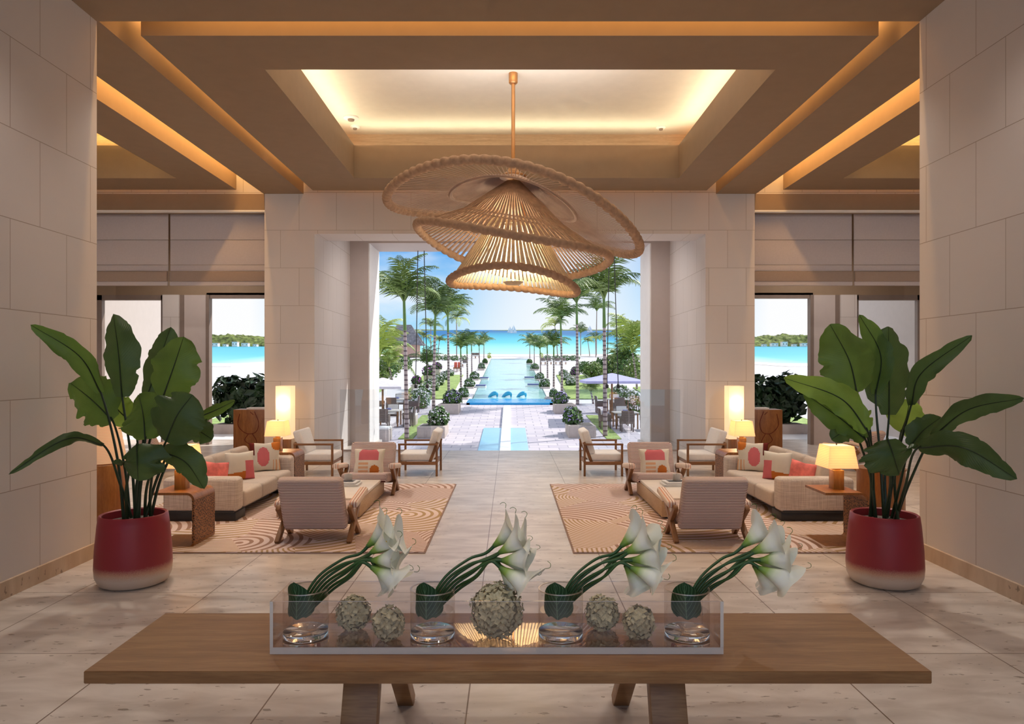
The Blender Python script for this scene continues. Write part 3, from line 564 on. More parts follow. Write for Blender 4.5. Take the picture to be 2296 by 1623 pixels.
# ================================================================== CONSOLE TABLE
ZT = .55
def tbl():
    t = T('console_table', 'long low oak table with slanted plank legs in the foreground', 'table', (0, 0, 0))
    bm = bmesh.new(); x0, x1 = (187-CX)*2.90/F, (2090-CX)*2.90/F; th = .052
    bmbox(bm, x0, x1, 2.90, 3.59, ZT-th, ZT); bmesh.ops.bevel(bm, geom=bm.edges[:], offset=.003, segments=2, affect='EDGES'); from_bm('tabletop', bm, 'oak', t, True, .7)
    for px0, px1 in ((769, 849), (1457, 1537)):
        xa, xb = (px0-CX)*3.05/F, (px1-CX)*3.05/F; c = (xa+xb)/2; w = xb-xa; s = -1 if c < 0 else 1
        for (yt, yb, dx) in ((3.12, 2.93, .0), (3.38, 3.80, -.02*s)):
            hx = 1 if yt < 3.2 else .55
            bar('leg', (c+(0 if yt < 3.2 else -s*.07), yt, ZT-th), (c+dx+(0 if yt < 3.2 else -s*.07), yb, 0), w*hx, .075, 'oak', t, .004, (1, 0, 0))
tbl()
# acrylic tray with vases
XB0, XB1, YB0, YB1, HB = -1.045, .931, 3.07, 3.365, .23
def tray():
    t = T('acrylic_tray', 'long clear acrylic box centrepiece on the oak table', 'tray', (0, 0, ZT)); w = .014
    S('base', 'acbase', (XB0, XB1, YB0, YB1, 0.001, .032), parent=t)
    S('front_panel', 'acryl', (XB0+w, XB1-w, YB0, YB0+w, .032, HB), parent=t); S('rear_panel', 'acryl', (XB0+w, XB1-w, YB1-w, YB1, .032, HB), parent=t)
    S('end_panel', 'acryl', (XB0, XB0+w, YB0, YB1, .032, HB), parent=t); S('end_panel', 'acryl', (XB1-w, XB1, YB0, YB1, .032, HB), parent=t)
    S('edge_glow', 'acglow', (XB0, XB1, YB0-.0015, YB0-.0003, .002, .031), (XB0, XB0+w, YB0-.0025, YB0-.0012, .032, HB), (XB1-w, XB1, YB0-.0025, YB0-.0012, .032, HB), parent=t)  # thin pale strips painting the bright refracted light on the front edges
    S('polished_edge', 'acedge', (XB0, XB1, YB0, YB0+.002, HB, HB+.002), (XB0, XB1, YB1-.003, YB1, HB, HB+.002), (XB0, XB0+.004, YB0, YB1, HB, HB+.002), (XB1-.004, XB1, YB0, YB1, HB, HB+.002),
      (XB0, XB0+w, YB0-.001, YB0, .032, HB), (XB1-w, XB1, YB0-.001, YB0, .032, HB), (XB0, XB1, YB0-.001, YB0, .028, .032), parent=t)
tray()
ordn = ['leftmost', 'second from left', 'third from left', 'rightmost']
vx = [(686-CX)*3.2/F, (970-CX)*3.2/F, (1257-CX)*3.2/F, (1540-CX)*3.2/F]
zb = ZT+.0335
def vase_proto(): 
    t = T('glass_vase', 'x', 'vase', (0, 0, 0), 0, 'glass vases in the acrylic tray'); R = .101; h = .215
    lathe('wall', [(R, .024), (R, h-.003)], 'glass', t, 48)
    lathe('rim', [(R+.001, h-.003), (R+.001, h+.001), (R-.006, h+.001), (R-.006, h-.003), (R+.001, h-.003)], 'acedge', t, 48)
    lathe('base', [(0, 0), (R-.006, 0), (R, .006), (R, .024), (R-.006, .028), (0, .024)], 'vbase', t, 48)
    lathe('water', [(0, .118), (R-.0065, .118)], 'glass', t, 48)
    return t
vp = vase_proto()
def lily_mesh(L, seed):       # spathe along +X from origin
    rd = random.Random(seed); bm = bmesh.new(); nu, nv = 26, 14; uvs = {}; grid = []
    for j in range(nv+1):
        t = j/nv; row = []
        for i in range(nu+1):
            a = -PI+2*PI*i/nu; r = .009+.047*t**1.2*(1+.10*math.sin(3*a+seed)*t)
            ext = L*(t*(.87+.13*math.exp(-(a/.9)**2)))
            flare = .016*max(0, t-.75)/.25; r2 = r+flare*(1.0+.3*math.sin(5*a+seed*2))
            z = r2*math.cos(a); y = r2*math.sin(a)
            x = ext-.018*max(0, t-.8)/.2*(1-math.exp(-(a/.9)**2)); z += .02*t*t*math.exp(-(a/.4)**2)
            wrap = .004*math.exp(-((abs(a)-PI)/.35)**2)*(1 if a > 0 else -1)*t; y += wrap
            v = bm.verts.new((x, y, z)); uvs[v] = (i/nu, t); row.append(v)
        grid.append(row)
    ul = bm.loops.layers.uv.new('UVMap')
    for j in range(nv):
        for i in range(nu):
            f = bm.faces.new((grid[j][i], grid[j][i+1], grid[j+1][i+1], grid[j+1][i]))
            for l in f.loops: l[ul].uv = uvs[l.vert]
    # curling tip hair
    tip = grid[nv][nu//2].co.copy(); n0 = len(bm.verts); pts = bez([tip, tip+Vector((.012, 0, .012)), tip+Vector((.006, 0, .026)), tip+Vector((-.008, 0, .028))], 8); tube_bm(bm, pts, .0011, 4)
    me = bpy.data.meshes.new('spathe'); bm.to_mesh(me); bm.free(); return me
lm = [lily_mesh(.135+.01*k, k) for k in range(3)]
for m_ in lm:
    for p_ in m_.polygons: p_.use_smooth = True
    m_.materials.append(M['lily'])
hts = ['highest', 'second highest', 'upper middle', 'middle', 'lower middle', 'second lowest', 'lowest drooping']
for k, x in enumerate(vx):
    v = vp if k == 0 else dup(vp, (0, 0, 0)); v.location = (x, 3.2, zb); v['label'] = 'clear glass cylinder vase holding white calla lilies, %s of the four' % ordn[k]
    specs = [(.275, .185, .035, 40, 0), (.295, .172, -.03, 33, 1), (.305, .158, .03, 22, 2), (.31, .142, -.045, 5, 0), (.305, .128, .01, -10, 1), (.300, .112, -.05, -26, 2), (.305, .098, .03, -50, 0)]
    for i, (dx, dz, dy, ang, mi) in enumerate(specs):
        rd = random.Random(k*10+i); sc = 1.09+rd.uniform(-.06, .08); ang += rd.uniform(-5, 5)
        t = T('calla_lily', '%s white calla lily arching from the %s glass vase' % (hts[i], ordn[k]), 'flower', (x, 3.2, 0), 0, 'calla lilies in the glass vases')
        th = Vector((dx+rd.uniform(-.01, .01), dy, .795+dz)); a = math.radians(ang); d = Vector((math.cos(a), dy*2.5, math.sin(a))).normalized()
        st = Vector((-.035+.008*i, (i-3)*.010, zb+.105)); mid1 = Vector((.050+.011*i, (i-3)*.007, .795+.050-.010*i)); mid2 = Vector((.160+.007*i, dy*.6, .795+.128-.0125*i))
        pts = bez([st, mid1, mid2, th-d*.05, th+d*.012], 22); tube('stem', pts, lambda u: .0062+.003*u**4, 'stem', t, 8)
        o = bpy.data.objects.new('spathe', lm[mi]); C.objects.link(o); o.parent = t; o.location = th; o.scale = (sc, sc, sc)
        xax = d; yax = Vector((0, 1, 0)); roll = rd.uniform(-.7, .7); yax = (yax-xax*yax.dot(xax)).normalized(); zax = xax.cross(yax); 
        o.rotation_euler = (Matrix((xax, yax, zax)).transposed() @ Matrix.Rotation(roll, 3, 'X')).to_euler()
        tube('spadix', [th+d*.03, th+d*.06+Vector((0, 0, .003)), th+d*.09], lambda u: .006*(1-.5*u), 'spadix', t, 8)
    # rolled leaf lining the vase
    bm = bmesh.new(); ul = bm.loops.layers.uv.new('UVMap'); g = []; uvd = {}
    for j in range(15):
        row = []
        for i in range(17):
            u = i/16; v_ = j/14; wdt = math.sin(PI*min(1, max(.02, v_))**.62)**.6; a = (u-.5)*2.3*wdt-PI/2-.25; r = .082-.012*math.sin(v_*3)
            vert = bm.verts.new((r*math.cos(a)-.012*v_, r*math.sin(a), .105+.155*v_+.006*math.sin(u*9))); uvd[vert] = (u, v_); row.append(vert)
        g.append(row)
    for j in range(14):
        for i in range(16):
            f = bm.faces.new((g[j][i], g[j][i+1], g[j+1][i+1], g[j+1][i]))
            for l in f.loops: l[ul].uv = uvd[l.vert]
    lf = from_bm('vase_leaf', bm, 'vleaf', None, True); lf.location = (x, 3.2, zb)
    tag(lf, 'dark green veined leaf curled inside the %s glass vase' % ordn[k], 'leaf', 'leaves in the glass vases')
def hydrangea(px, py, rx, rz, d, label, seed):
    p = P(px, py, d); R = rx*d/F; Rz = rz*d/F; rd = random.Random(seed); bm = bmesh.new(); n = int(150*(R/.07)**1.6)
    for i in range(n):
        z = 1-2*(i+.5)/n; a = i*2.39996; r = math.sqrt(1-z*z); nr = Vector((r*math.cos(a), r*math.sin(a), z)); c = Vector((nr.x*R, nr.y*R, nr.z*Rz))*(1+rd.uniform(-.10, .06)); s = .013*rd.uniform(.8, 1.3)
        nr = (nr+Vector((rd.uniform(-.4, .4), rd.uniform(-.4, .4), rd.uniform(-.4, .4)))).normalized(); A = nr.orthogonal().normalized(); A.rotate(Matrix.Rotation(rd.uniform(0, 6), 3, nr)); B = nr.cross(A)
        c0 = bm.verts.new(c)
        for q in range(4):
            e1 = A*math.cos(q*PI/2)+B*math.sin(q*PI/2); e2 = A*math.cos(q*PI/2+PI/4)+B*math.sin(q*PI/2+PI/4); e3 = A*math.cos(q*PI/2-PI/4)+B*math.sin(q*PI/2-PI/4)
            bm.faces.new((c0, bm.verts.new(c+e3*s*.8+nr*s*.25), bm.verts.new(c+e1*s*1.25+nr*s*.5), bm.verts.new(c+e2*s*.8+nr*s*.25)))
    t = T('hydrangea_head', label, 'flower', (p.x, p.y, ZT+.034+Rz*1.02), 0, 'dried hydrangea heads in the acrylic tray')
    me = bpy.data.meshes.new('florets'); bm.to_mesh(me); bm.free(); link('florets', me, 'hyd', t)
    bm = bmesh.new(); bmesh.ops.create_icosphere(bm, subdivisions=3, radius=1); 
    for v in bm.verts: v.co = Vector((v.co.x*R*.88, v.co.y*R*.88, v.co.z*Rz*.88))
    from_bm('core', bm, 'hyd', t, True)
hydrangea(793, 1350, 35, 35, 3.28, 'small round hydrangea head, left one of the pair between the first two vases', 1)
hydrangea(871, 1372, 34, 34, 3.16, 'small round hydrangea head, right one of the pair between the first two vases', 2)
hydrangea(1114, 1384, 56, 56, 3.2, 'large hydrangea head in the middle of the acrylic tray', 3)
hydrangea(1350, 1350, 35, 35, 3.28, 'small round hydrangea head, left one of the pair between the last two vases', 4)
hydrangea(1432, 1368, 33, 34, 3.17, 'small round hydrangea head, right one of the pair between the last two vases', 5)
# ================================================================== BIG POTTED PLANTS
PD = 5.9
def paddle(parent, stem0, b, m, t_, hw, dz, mat='leaf', cup=.25, n=34, fold=0, seed=0, wave=.035, asym=0):
    """leaf blade from b via m to t_ (photo pixels), half width hw px; dz = depth offsets at base, mid, tip"""
    rd = random.Random(seed); k = PD/F
    A, B_, T_ = (P(q[0], q[1], PD+o) for q, o in zip((b, m, t_), dz)); org = parent.location
    A, B_, T_ = A-org, B_-org, T_-org; S0 = P(stem0, 1150, PD)-org; S0.z = .50; S0.y += rd.uniform(-.10, .12)
    mid = (S0+A)/2+Vector((.06 if A.x < S0.x else -.06, 0, .0))*min(1, abs(A.x-S0.x)/.3)
    leaf = bmesh.new(); sp = bez([S0, mid, A]+[B_, T_], 40); nst = 20
    tube_bm(leaf, sp[:22], lambda u: .014-.006*u, 7)
    bl = bez([A, B_, T_], n); ul = leaf.loops.layers.uv.new('UVMap'); grid = []; uvd = {}; nw = 10; W = hw*k
    for j, c in enumerate(bl):
        u = j/n; tn = (bl[min(j+1, n)]-bl[max(j-1, 0)]).normalized(); view = Vector((0, -1, 0)); side = tn.cross(view)
        side = side.normalized() if side.length > .05 else Vector((1, 0, 0)); nor = side.cross(tn).normalized()
        prof = min(1, (math.sin(PI*min(1, u*.94+.045))**.62)*(1.05-.12*u)) if u < .999 else .02
        row = []
        for i in range(nw+1):
            s = (i/nw-.5)*2; a_ = abs(s); wv = W*wave*6*math.sin(u*16+seed*1.7+(2 if s > 0 else 0))*a_**2*.35
            nt_ = noise.noise(Vector((u*9+seed*1.3, 4.0 if s > 0 else 9.0, seed*.7)))
            sd = W*prof*s*(1+asym*s)*(1+.05*math.sin(u*23+seed*3)*a_)*(1-(.28*max(0, nt_-.12)/.5 if a_ > .75 else 0)+(.05*noise.noise(Vector((u*30, s, seed))) if a_ > .9 else 0))
            y = -cup*W*prof*a_**1.5*1.1+wv
            v = leaf.verts.new(c+side*sd*math.cos(fold*a_)+nor*(y+W*prof*math.sin(fold*a_)*a_)); row.append(v); uvd[v] = (i/nw, u)
        grid.append(row)
    fs = []
    for j in range(n):
        for i in range(nw):
            f = leaf.faces.new((grid[j][i], grid[j][i+1], grid[j+1][i+1], grid[j+1][i])); f.material_index = 1; f.smooth = True; fs.append(f)
            for l in f.loops: l[ul].uv = uvd[l.vert]
    # midrib on the underside
    tube_bm(leaf, [p_+Vector((0, -.004, 0)) for p_ in bl], lambda u: .0065*(1-u)+.0012, 6)
    me = bpy.data.meshes.new('leaf'); leaf.to_mesh(me); leaf.free(); link('leaf', me, ['petiole', mat], parent)
def plant(px, label, leaves):
    t = T('potted_bird_of_paradise', label, 'potted plant', ((px-CX)*PD/F, PD, 0), 0, 'large potted plants flanking the entrance')
    pt_ = lathe('pot', [(0, 0), (.22, 0), (.262, .02), (.290, .08), (.296, .15), (.29, .3), (.272, .5), (.262, .575), (.252, .583), (.236, .575), (.236, .50), (0, .50)], 'pot', t, 56)
    lathe('soil', [(.236, .515), (.12, .53), (0, .525)], 'soil', pt_, 30)
    for i, L in enumerate(leaves): paddle(t, *L[:-1], seed=i+px, **L[-1])
plant(300, 'tall banana-leaf plant in a crimson glazed pot beside the left stone wall', [
    (300, (274, 890), (266, 791), (254, 704), 42, (.0, -.05, .05), dict(mat='leafd', cup=.3)),
    (280, (226, 880), (178, 798), (69, 728), 31, (.0, -.2, -.35), dict(mat='leaf', fold=.55)),
    (275, (252, 942), (208, 898), (158, 858), 62, (.15, .15, .2), dict(mat='leaf', cup=.15)),
    (318, (365, 893), (390, 822), (412, 755), 56, (-.05, -.1, -.05), dict(mat='leaf', cup=.2)),
    (312, (330, 890), (360, 800), (383, 733), 36, (.2, .25, .3), dict(mat='leafd')),
    (310, (326, 985), (322, 935), (312, 885), 62, (-.12, -.1, .05), dict(mat='leaf', cup=.1)),
    (325, (372, 990), (398, 930), (432, 885), 62, (-.3, -.35, -.3), dict(mat='leafd', cup=.15)),
    (330, (425, 955), (450, 968), (476, 985), 30, (.1, .1, .1), dict(mat='leafd')),
    (330, (420, 945), (478, 922), (527, 898), 14, (.15, .15, .1), dict(mat='leaf')),
    (298, (307, 996), (308, 1035), (310, 1077), 58, (-.35, -.42, -.35), dict(mat='leafd', cup=.3)),
    (335, (358, 1012), (415, 1035), (458, 1096), 33, (-.2, -.3, -.25), dict(mat='leafd', cup=.3)),
    (285, (232, 998), (150, 984), (20, 1063), 13, (-.2, -.5, -.75), dict(mat='leafd', cup=.3)),
    (305, (300, 950), (262, 915), (240, 870), 36, (.25, .3, .3), dict(mat='leafb'))])
plant(1983, 'tall banana-leaf plant in a crimson glazed pot beside the right stone wall', [
    (1975, (1921, 880), (1903, 806), (1861, 727), 62, (-.1, -.1, 0), dict(mat='leaf', cup=.2)),
    (1980, (1963, 884), (1974, 795), (1926, 705), 32, (.1, .1, .1), dict(mat='leaf', fold=.4)),
    (1985, (1993, 930), (1993, 830), (1992, 732), 56, (.15, .15, .1), dict(mat='leafd', cup=.2)),
    (2000, (2043, 908), (2066, 836), (2179, 752), 29, (-.05, -.2, -.4), dict(mat='leafd', fold=.5)),
    (1965, (1946, 968), (1884, 893), (1757, 847), 34, (-.2, -.2, -.2), dict(mat='leafb', fold=.3, wave=.07)),
    (1962, (1940, 985), (1880, 935), (1800, 880), 36, (-.1, -.1, -.1), dict(mat='leaf', fold=.3, wave=.07)),
    (1968, (1912, 958), (1890, 968), (1864, 985), 27, (-.05, -.05, -.05), dict(mat='leafd')),
    (2000, (2020, 970), (2032, 935), (2040, 895), 52, (.25, .3, .3), dict(mat='leafb', cup=.1)),
    (2010, (2092, 978), (2172, 918), (2296, 892), 26, (-.3, -.55, -.8), dict(mat='leafd', fold=.3)),
    (2006, (2040, 1000), (2070, 965), (2110, 935), 30, (-.2, -.2, -.2), dict(mat='leafd')),
    (1983, (1990, 985), (2003, 1022), (2016, 1064), 60, (-.4, -.45, -.38), dict(mat='leafd', cup=.3)),
    (2006, (2058, 1004), (2160, 1004), (2280, 1074), 33, (-.3, -.6, -.8), dict(mat='leafd', cup=.3)),
    (1972, (1950, 960), (1930, 935), (1905, 905), 30, (.2, .2, .25), dict(mat='leafb'))])
# ================================================================== RUGS
def rug(x0, x1, label):
    t = T('area_rug', label, 'rug', ((x0+x1)/2, 8.83, 0)); box('pile', (0, 0, .007), (x1-x0-.03, 4.0, .014), 'rug', t); box('binding', (0, 0, .004), (x1-x0, 4.03, .008), 'rugedge', t)
rug(-4.6, -.82, 'pink and gold arc-patterned rug under the left seating group'); rug(.615, 4.5, 'pink and gold arc-patterned rug under the right seating group')
RZ = .0145
# ================================================================== X-LEG LOUNGE CHAIRS (front = +Y)
def xchair():
    t = T('lounge_chair', 'x', 'armchair', (0, 0, RZ), 0, 'striped lounge chairs with crossed legs')
    def slab(nm, p, q, th, w, mt, bev):
        p, q = Vector(p), Vector(q); d = q-p; o = box(nm, (p+q)/2, (w, th, d.length), mt, t, bev, 4); z = d.normalized(); x = Vector((1, 0, 0)); y = z.cross(x); o.rotation_euler = Matrix((x, y, z)).transposed().to_euler(); return o
    slab('backrest', (0, -.10, .13), (0, -.34, .68), .12, .655, 'strz', .045)
    slab('seat', (0, -.14, .21), (0, .40, .27), .13, .65, 'strz', .045)
    for s in (-1, 1):
        o = slab('armrest', (s*.385, -.14, .37), (s*.385, .42, .435), .075, .10, 'strx', .03)
        bar('leg', (s*.365, -.235, 0), (s*.365, .30, .40), .045, .062, 'teak', t); bar('leg', (s*.365, .235, 0), (s*.365, -.20, .36), .045, .062, 'teak', t)
    bar('stretcher', (-.36, 0, .17), (.36, 0, .17), .05, .04, 'teak', t, ref=(0, 1, 0))
    return t
xc = xchair()
xc.location = (-2.0, 7.39, RZ); xc['label'] = 'striped lounge chair with crossed teak legs seen from behind, left rug'
XD = [((2.06, 7.39, RZ), 0, 'striped lounge chair with crossed teak legs seen from behind, right rug'),
      ((-2.0, 10.07, RZ), PI, 'striped lounge chair facing the viewer with a pink cushion, left rug'),
      ((2.06, 10.07, RZ), PI, 'striped lounge chair facing the viewer with a pink cushion, right rug'),
      ((6.15, 12.5, 0), .7, 'striped lounge chair in the right side bay, half hidden by the plant'), ((-6.15, 12.5, 0), -.7, 'striped lounge chair in the left side bay, half hidden by the plant')]
for l, r, lb in XD: dup(xc, l, r, lb)
# ================================================================== WHITE ARMCHAIRS (front = +Y)
def wchair():
    t = T('wooden_armchair', 'x', 'armchair', (0, 0, 0), 0, 'white-cushioned wooden armchairs')
    for s in (-1, 1):
        x = s*.345
        bar('leg', (x, .31, 0), (x, .31, .54), .036, .036, 'teak', t); bar('leg', (x, -.31, 0), (x, -.31, .54), .036, .036, 'teak', t)
        bar('arm', (x, -.33, .527), (x, .33, .527), .045, .03, 'teak', t); bar('side_rail', (x, -.30, .215), (x, .30, .215), .036, .055, 'teak', t)
        bar('back_post', (x*.9, -.18, .20), (x*.9, -.32, .56), .03, .05, 'teak', t)
    bar('cross_rail', (-.33, .29, .215), (.33, .29, .215), .03, .05, 'teak', t, ref=(0, 1, 0)); bar('cross_rail', (-.33, -.29, .215), (.33, -.29, .215), .03, .05, 'teak', t, ref=(0, 1, 0))
    box('seat_cushion', (0, .04, .305), (.63, .56, .13), 'cushw', t, .03, 4)
    box('back_cushion', (0, -.245, .55), (.63, .13, .42), 'cushw', t, .035, 4, rot=(.30, 0, 0))
    return t
wc = wchair(); wc.location = (-3.25, 12.02, 0); wc.rotation_euler = (0, 0, -PI/2); wc['label'] = 'teak armchair with white cushions, leftmost of the four'
dup(wc, (-1.52, 12.02, 0), PI/2, 'teak armchair with white cushions just left of the central aisle'); dup(wc, (1.55, 12.02, 0), -PI/2, 'teak armchair with white cushions just right of the central aisle')
dup(wc, (3.26, 12.02, 0), PI/2, 'teak armchair with white cushions, rightmost of the four')
# small tables between them
def sidet(x, lb):
    t = T('side_table', lb, 'table', (x, 12.3, 0)); box('tabletop', (0, 0, .34), (.5, .5, .03), 'stonetop', t, .005)
    for a in (-1, 1):
        for b in (-1, 1): bar('leg', (a*.22, b*.22, 0), (a*.22, b*.22, .325), .035, .035, 'teak', t)
sidet(-2.38, 'low stone-topped side table between the two left armchairs'); sidet(2.40, 'low stone-topped side table between the two right armchairs')
# ================================================================== SOFA (front = +Y, along X)
def sofa():
    t = T('sofa', 'x', 'sofa', (0, 0, RZ), 0, 'oatmeal three-seat sofas'); L = 2.2
    for s in (-1, 1):
        box('arm', (s*(L/2-.11), 0, .31), (.22, .87, .39), 'sofa', t, .05, 4); box('plinth', (s*(L/2-.2), .0, .05), (.30, .80, .10), 'black', t, .004)
    box('platform', (0, -.02, .113), (L-.02, .82, .026), 'black', t, .003)
    box('backrest', (0, -.36, .31), (L-.44, .14, .36), 'sofa', t, .04, 3)
    for i in (-1, 0, 1):
        box('seat_cushion', (i*.587, .075, .225), (.583, .76, .195), 'sofac', t, .045, 4)
        o = box('back_cushion', (i*.587, -.20, .47), (.57, .17, .40), 'sofac', t, .06, 4, rot=(.22, 0, 0))
    return t
so = sofa(); so.location = (-3.59, 9.25, RZ); so.rotation_euler = (0, 0, -PI/2); so['label'] = 'oatmeal tweed three-seat sofa with cushions on the left rug'
dup(so, (3.56, 9.25, RZ), PI/2, 'oatmeal tweed three-seat sofa with cushions on the right rug')
def pillow(sz, th, fn, mats, loc, rot, label, grp='printed scatter cushions', seg=34, wide=1):
    bm = bmesh.new(); top = []; bot = []
    for j in range(seg+1):
        a = []; b = []
        for i in range(seg+1):
            u, v = i/seg*2-1, j/seg*2-1; e = (max(0, 1-abs(u)**2.6)*max(0, 1-abs(v)**2.6))**.42; pin = 1-.10*(1-abs(u*v))*(max(abs(u), abs(v))**4)
            a.append(bm.verts.new((u*sz/2*pin*wide, -th/2*e, v*sz/2*pin))); b.append(a[-1] if e < 1e-6 else bm.verts.new((u*sz/2*pin*wide, th/2*e, v*sz/2*pin)))
        top.append(a); bot.append(b)
    for g, fl in ((top, 0), (bot, 1)):
        for j in range(seg):
            for i in range(seg):
                q = [g[j][i], g[j][i+1], g[j+1][i+1], g[j+1][i]]
                f = bm.faces.new(q[::-1] if fl else q); f.material_index = fn((i+.5)/seg*2-1, (j+.5)/seg*2-1)
    o = from_bm('scatter_cushion', bm, mats, None, True); o.location = loc; o.rotation_euler = rot; tag(o, label, 'cushion', grp); return o
fa = lambda u, v: (1 if (u+.15)**2/.16+(v+.02)**2/.42 < 1 else 2 if (u-.75)**2+(v-.75)**2 < .13 else 4 if u < -.72 and v > .1 else 3 if (u > .35 and v < -.25 and int((u+2)*9) % 2 == 0) else 0)
fb = lambda u, v: (2 if v < -.38+.1*u and u < .25 else 1 if u > .25-.0 and v < .9-1.3*abs(u-.62) and v < .35 else 0)
fc = lambda u, v: 0
fd = lambda u, v: (1 if abs(u) < .62 and v > .05 and (u*u*1.3+(v-.0)**2*.5) < .75 else 2 if (u-.42)**2+(v+.72)**2*.6 < .1 else 3 if (-.62 < u < .0 and v < -.05 and int((v+2)*7) % 2 == 0) else 0)
ms = ['cream', 'pink', 'orange', 'peach', 'maroon']
for s, nm in ((-1, 'left'), (1, 'right')):
    x0 = -3.59 if s < 0 else 3.56
    r = PI/2*(-s)*-1
    mir = lambda f: (f if s < 0 else (lambda u, v: f(-u, v)))
    # cushions lean on the far arm / back, turned towards the viewer
    pillow(.42, .16, mir(fa), ms, (x0-s*.05-s*.06, 10.02, .53), (-.2, 0, -s*.45), 'cream cushion with a large pink oval at the far end of the %s sofa' % nm)
    pillow(.38, .15, mir(fb), ms, (x0-s*.06, 9.22, .51), (-.15, 0, -s*.75), 'cream cushion with pink and orange wedges in the middle of the %s sofa' % nm)
    pillow(.34, .15, fc, ['coral'], (x0+s*.02, 8.62, .48), (-.15, .15, -s*.8), 'coral tie-dyed cushion behind the near arm of the %s sofa' % nm)
    xx = -2.0 if s < 0 else 2.06
    pillow(.38, .12, fd, ms, (xx, 10.02, .46), (-.38, 0, 0), 'small cream cushion with a pink dome print on the far %s lounge chair' % nm, wide=1.15)
# ================================================================== COFFEE TABLES
def coffee(x0, x1, lb):
    t = T('coffee_table', lb, 'table', ((x0+x1)/2, 9.115, RZ), 0, 'low oak coffee tables'); w = x1-x0
    box('plinth', (0, 0, .012), (w-.1, 1.53, .024), 'black', t); box('body', (0, 0, .115), (w, 1.63, .182), 'oaklight', t, .004); box('shadow_gap', (0, 0, .209), (w-.03, 1.60, .008), 'black', t)
    box('tabletop', (0, 0, .23), (w, 1.63, .036), 'stonetop', t, .005)
coffee(-2.75, -1.77, 'low oak coffee table with pale stone top on the left rug'); coffee(1.79, 2.77, 'low oak coffee table with pale stone top on the right rug')
zt = RZ+.2485
for s, nm, c in ((-1, 'left', -2.14), (1, 'right', 2.17)):
    for k, (sx, sy, h, m_, lb) in enumerate(((.36, .28, .028, 'book', 'lower'), (.31, .25, .025, 'book', 'upper'))):
        t = T('coffee_table_book', '%s of two white picture books on the %s coffee table' % (lb, nm), 'book', (c, 9.22, zt+(0 if k == 0 else .0285)), .08*k*s, 'books on the coffee tables')
        cv_ = box('cover', (0, 0, h/2), (sx, sy, h), 'book', t, .002)
        if k == 1: box('cover_print', (0, 0, h/2+.0006), (sx*.7, sy*.6, .001), 'bookd', cv_)
    t = T('candle_jar', 'stoneware candle jar on the books of the %s coffee table' % nm, 'candle', (c+.02, 9.25, zt+.056), 0, 'candle jars')
    lathe('jar', [(0, 0), (.045, 0), (.05, .01), (.05, .085), (.044, .085), (.044, .06), (0, .06)], 'ceram', t, 28); wx_ = lathe('wax', [(0, .0601), (.043, .0601), (.043, .07), (0, .07)], 'cream', t, 20)
    tube('wick', [(0, 0, .07), (0, 0, .085)], .0015, 'black', wx_, 5)
    tube('incense_sprig', [(.01, 0, .07), (.0, 0, .12), (.012, 0, .15)], .004, 'cream', t, 6)
# ================================================================== C-SHAPED SIDE TABLES
def ctable():
    t = T('side_table', 'x', 'side table', (0, 0, 0), 0, 'C-shaped walnut side tables with fretwork'); w, dp, h, th, R = .41, .49, .51, .024, .055
    def strip(pts, nm, mt):
        bm = bmesh.new(); a = []; n = len(pts)
        for i, p in enumerate(pts):
            tn = (Vector(pts[min(i+1, n-1)])-Vector(pts[max(i-1, 0)])).normalized(); nr = Vector((tn[1], -tn[0])); q = Vector(p)-nr*th
            a.append([bm.verts.new((p[0], -dp/2, p[1])), bm.verts.new((p[0], dp/2, p[1])), bm.verts.new((q[0], dp/2, q[1])), bm.verts.new((q[0], -dp/2, q[1]))])
        for A, B in zip(a, a[1:]):
            for q in range(4): bm.faces.new((A[q], A[(q+1) % 4], B[(q+1) % 4], B[q]))
        bm.faces.new(a[0][::-1]); bm.faces.new(a[-1]); from_bm(nm, bm, mt, t, True, .6)
    top = [(-w/2, h)]+[(w/2-R+R*math.sin(k*PI/16), h-R+R*math.cos(k*PI/16)) for k in range(9)]
    botm = [(w/2, R*.6)]+[(w/2-R*.6+R*.6*math.cos(k*PI/16), R*.6-R*.6*math.sin(k*PI/16)) for k in range(1, 9)]+[(-w/2, 0)]
    strip(top, 'tabletop', 'walnut'); strip([(w/2, h-R), (w/2, R*.6)], 'fretwork_panel', 'fret'); strip(botm, 'base', 'walnut')
    return t
ct = ctable(); ct.location = (-3.38, 7.285, RZ); ct['label'] = 'C-shaped walnut side table with fretwork panel at the near arm of the left sofa'
dup(ct, (3.36, 7.285, RZ), 0, 'C-shaped walnut side table with fretwork panel at the near arm of the right sofa')
dup(ct, (-3.40, 10.64, RZ), 0, 'C-shaped walnut side table at the far arm of the left sofa'); dup(ct, (3.40, 10.64, RZ), PI, 'C-shaped walnut side table at the far arm of the right sofa')
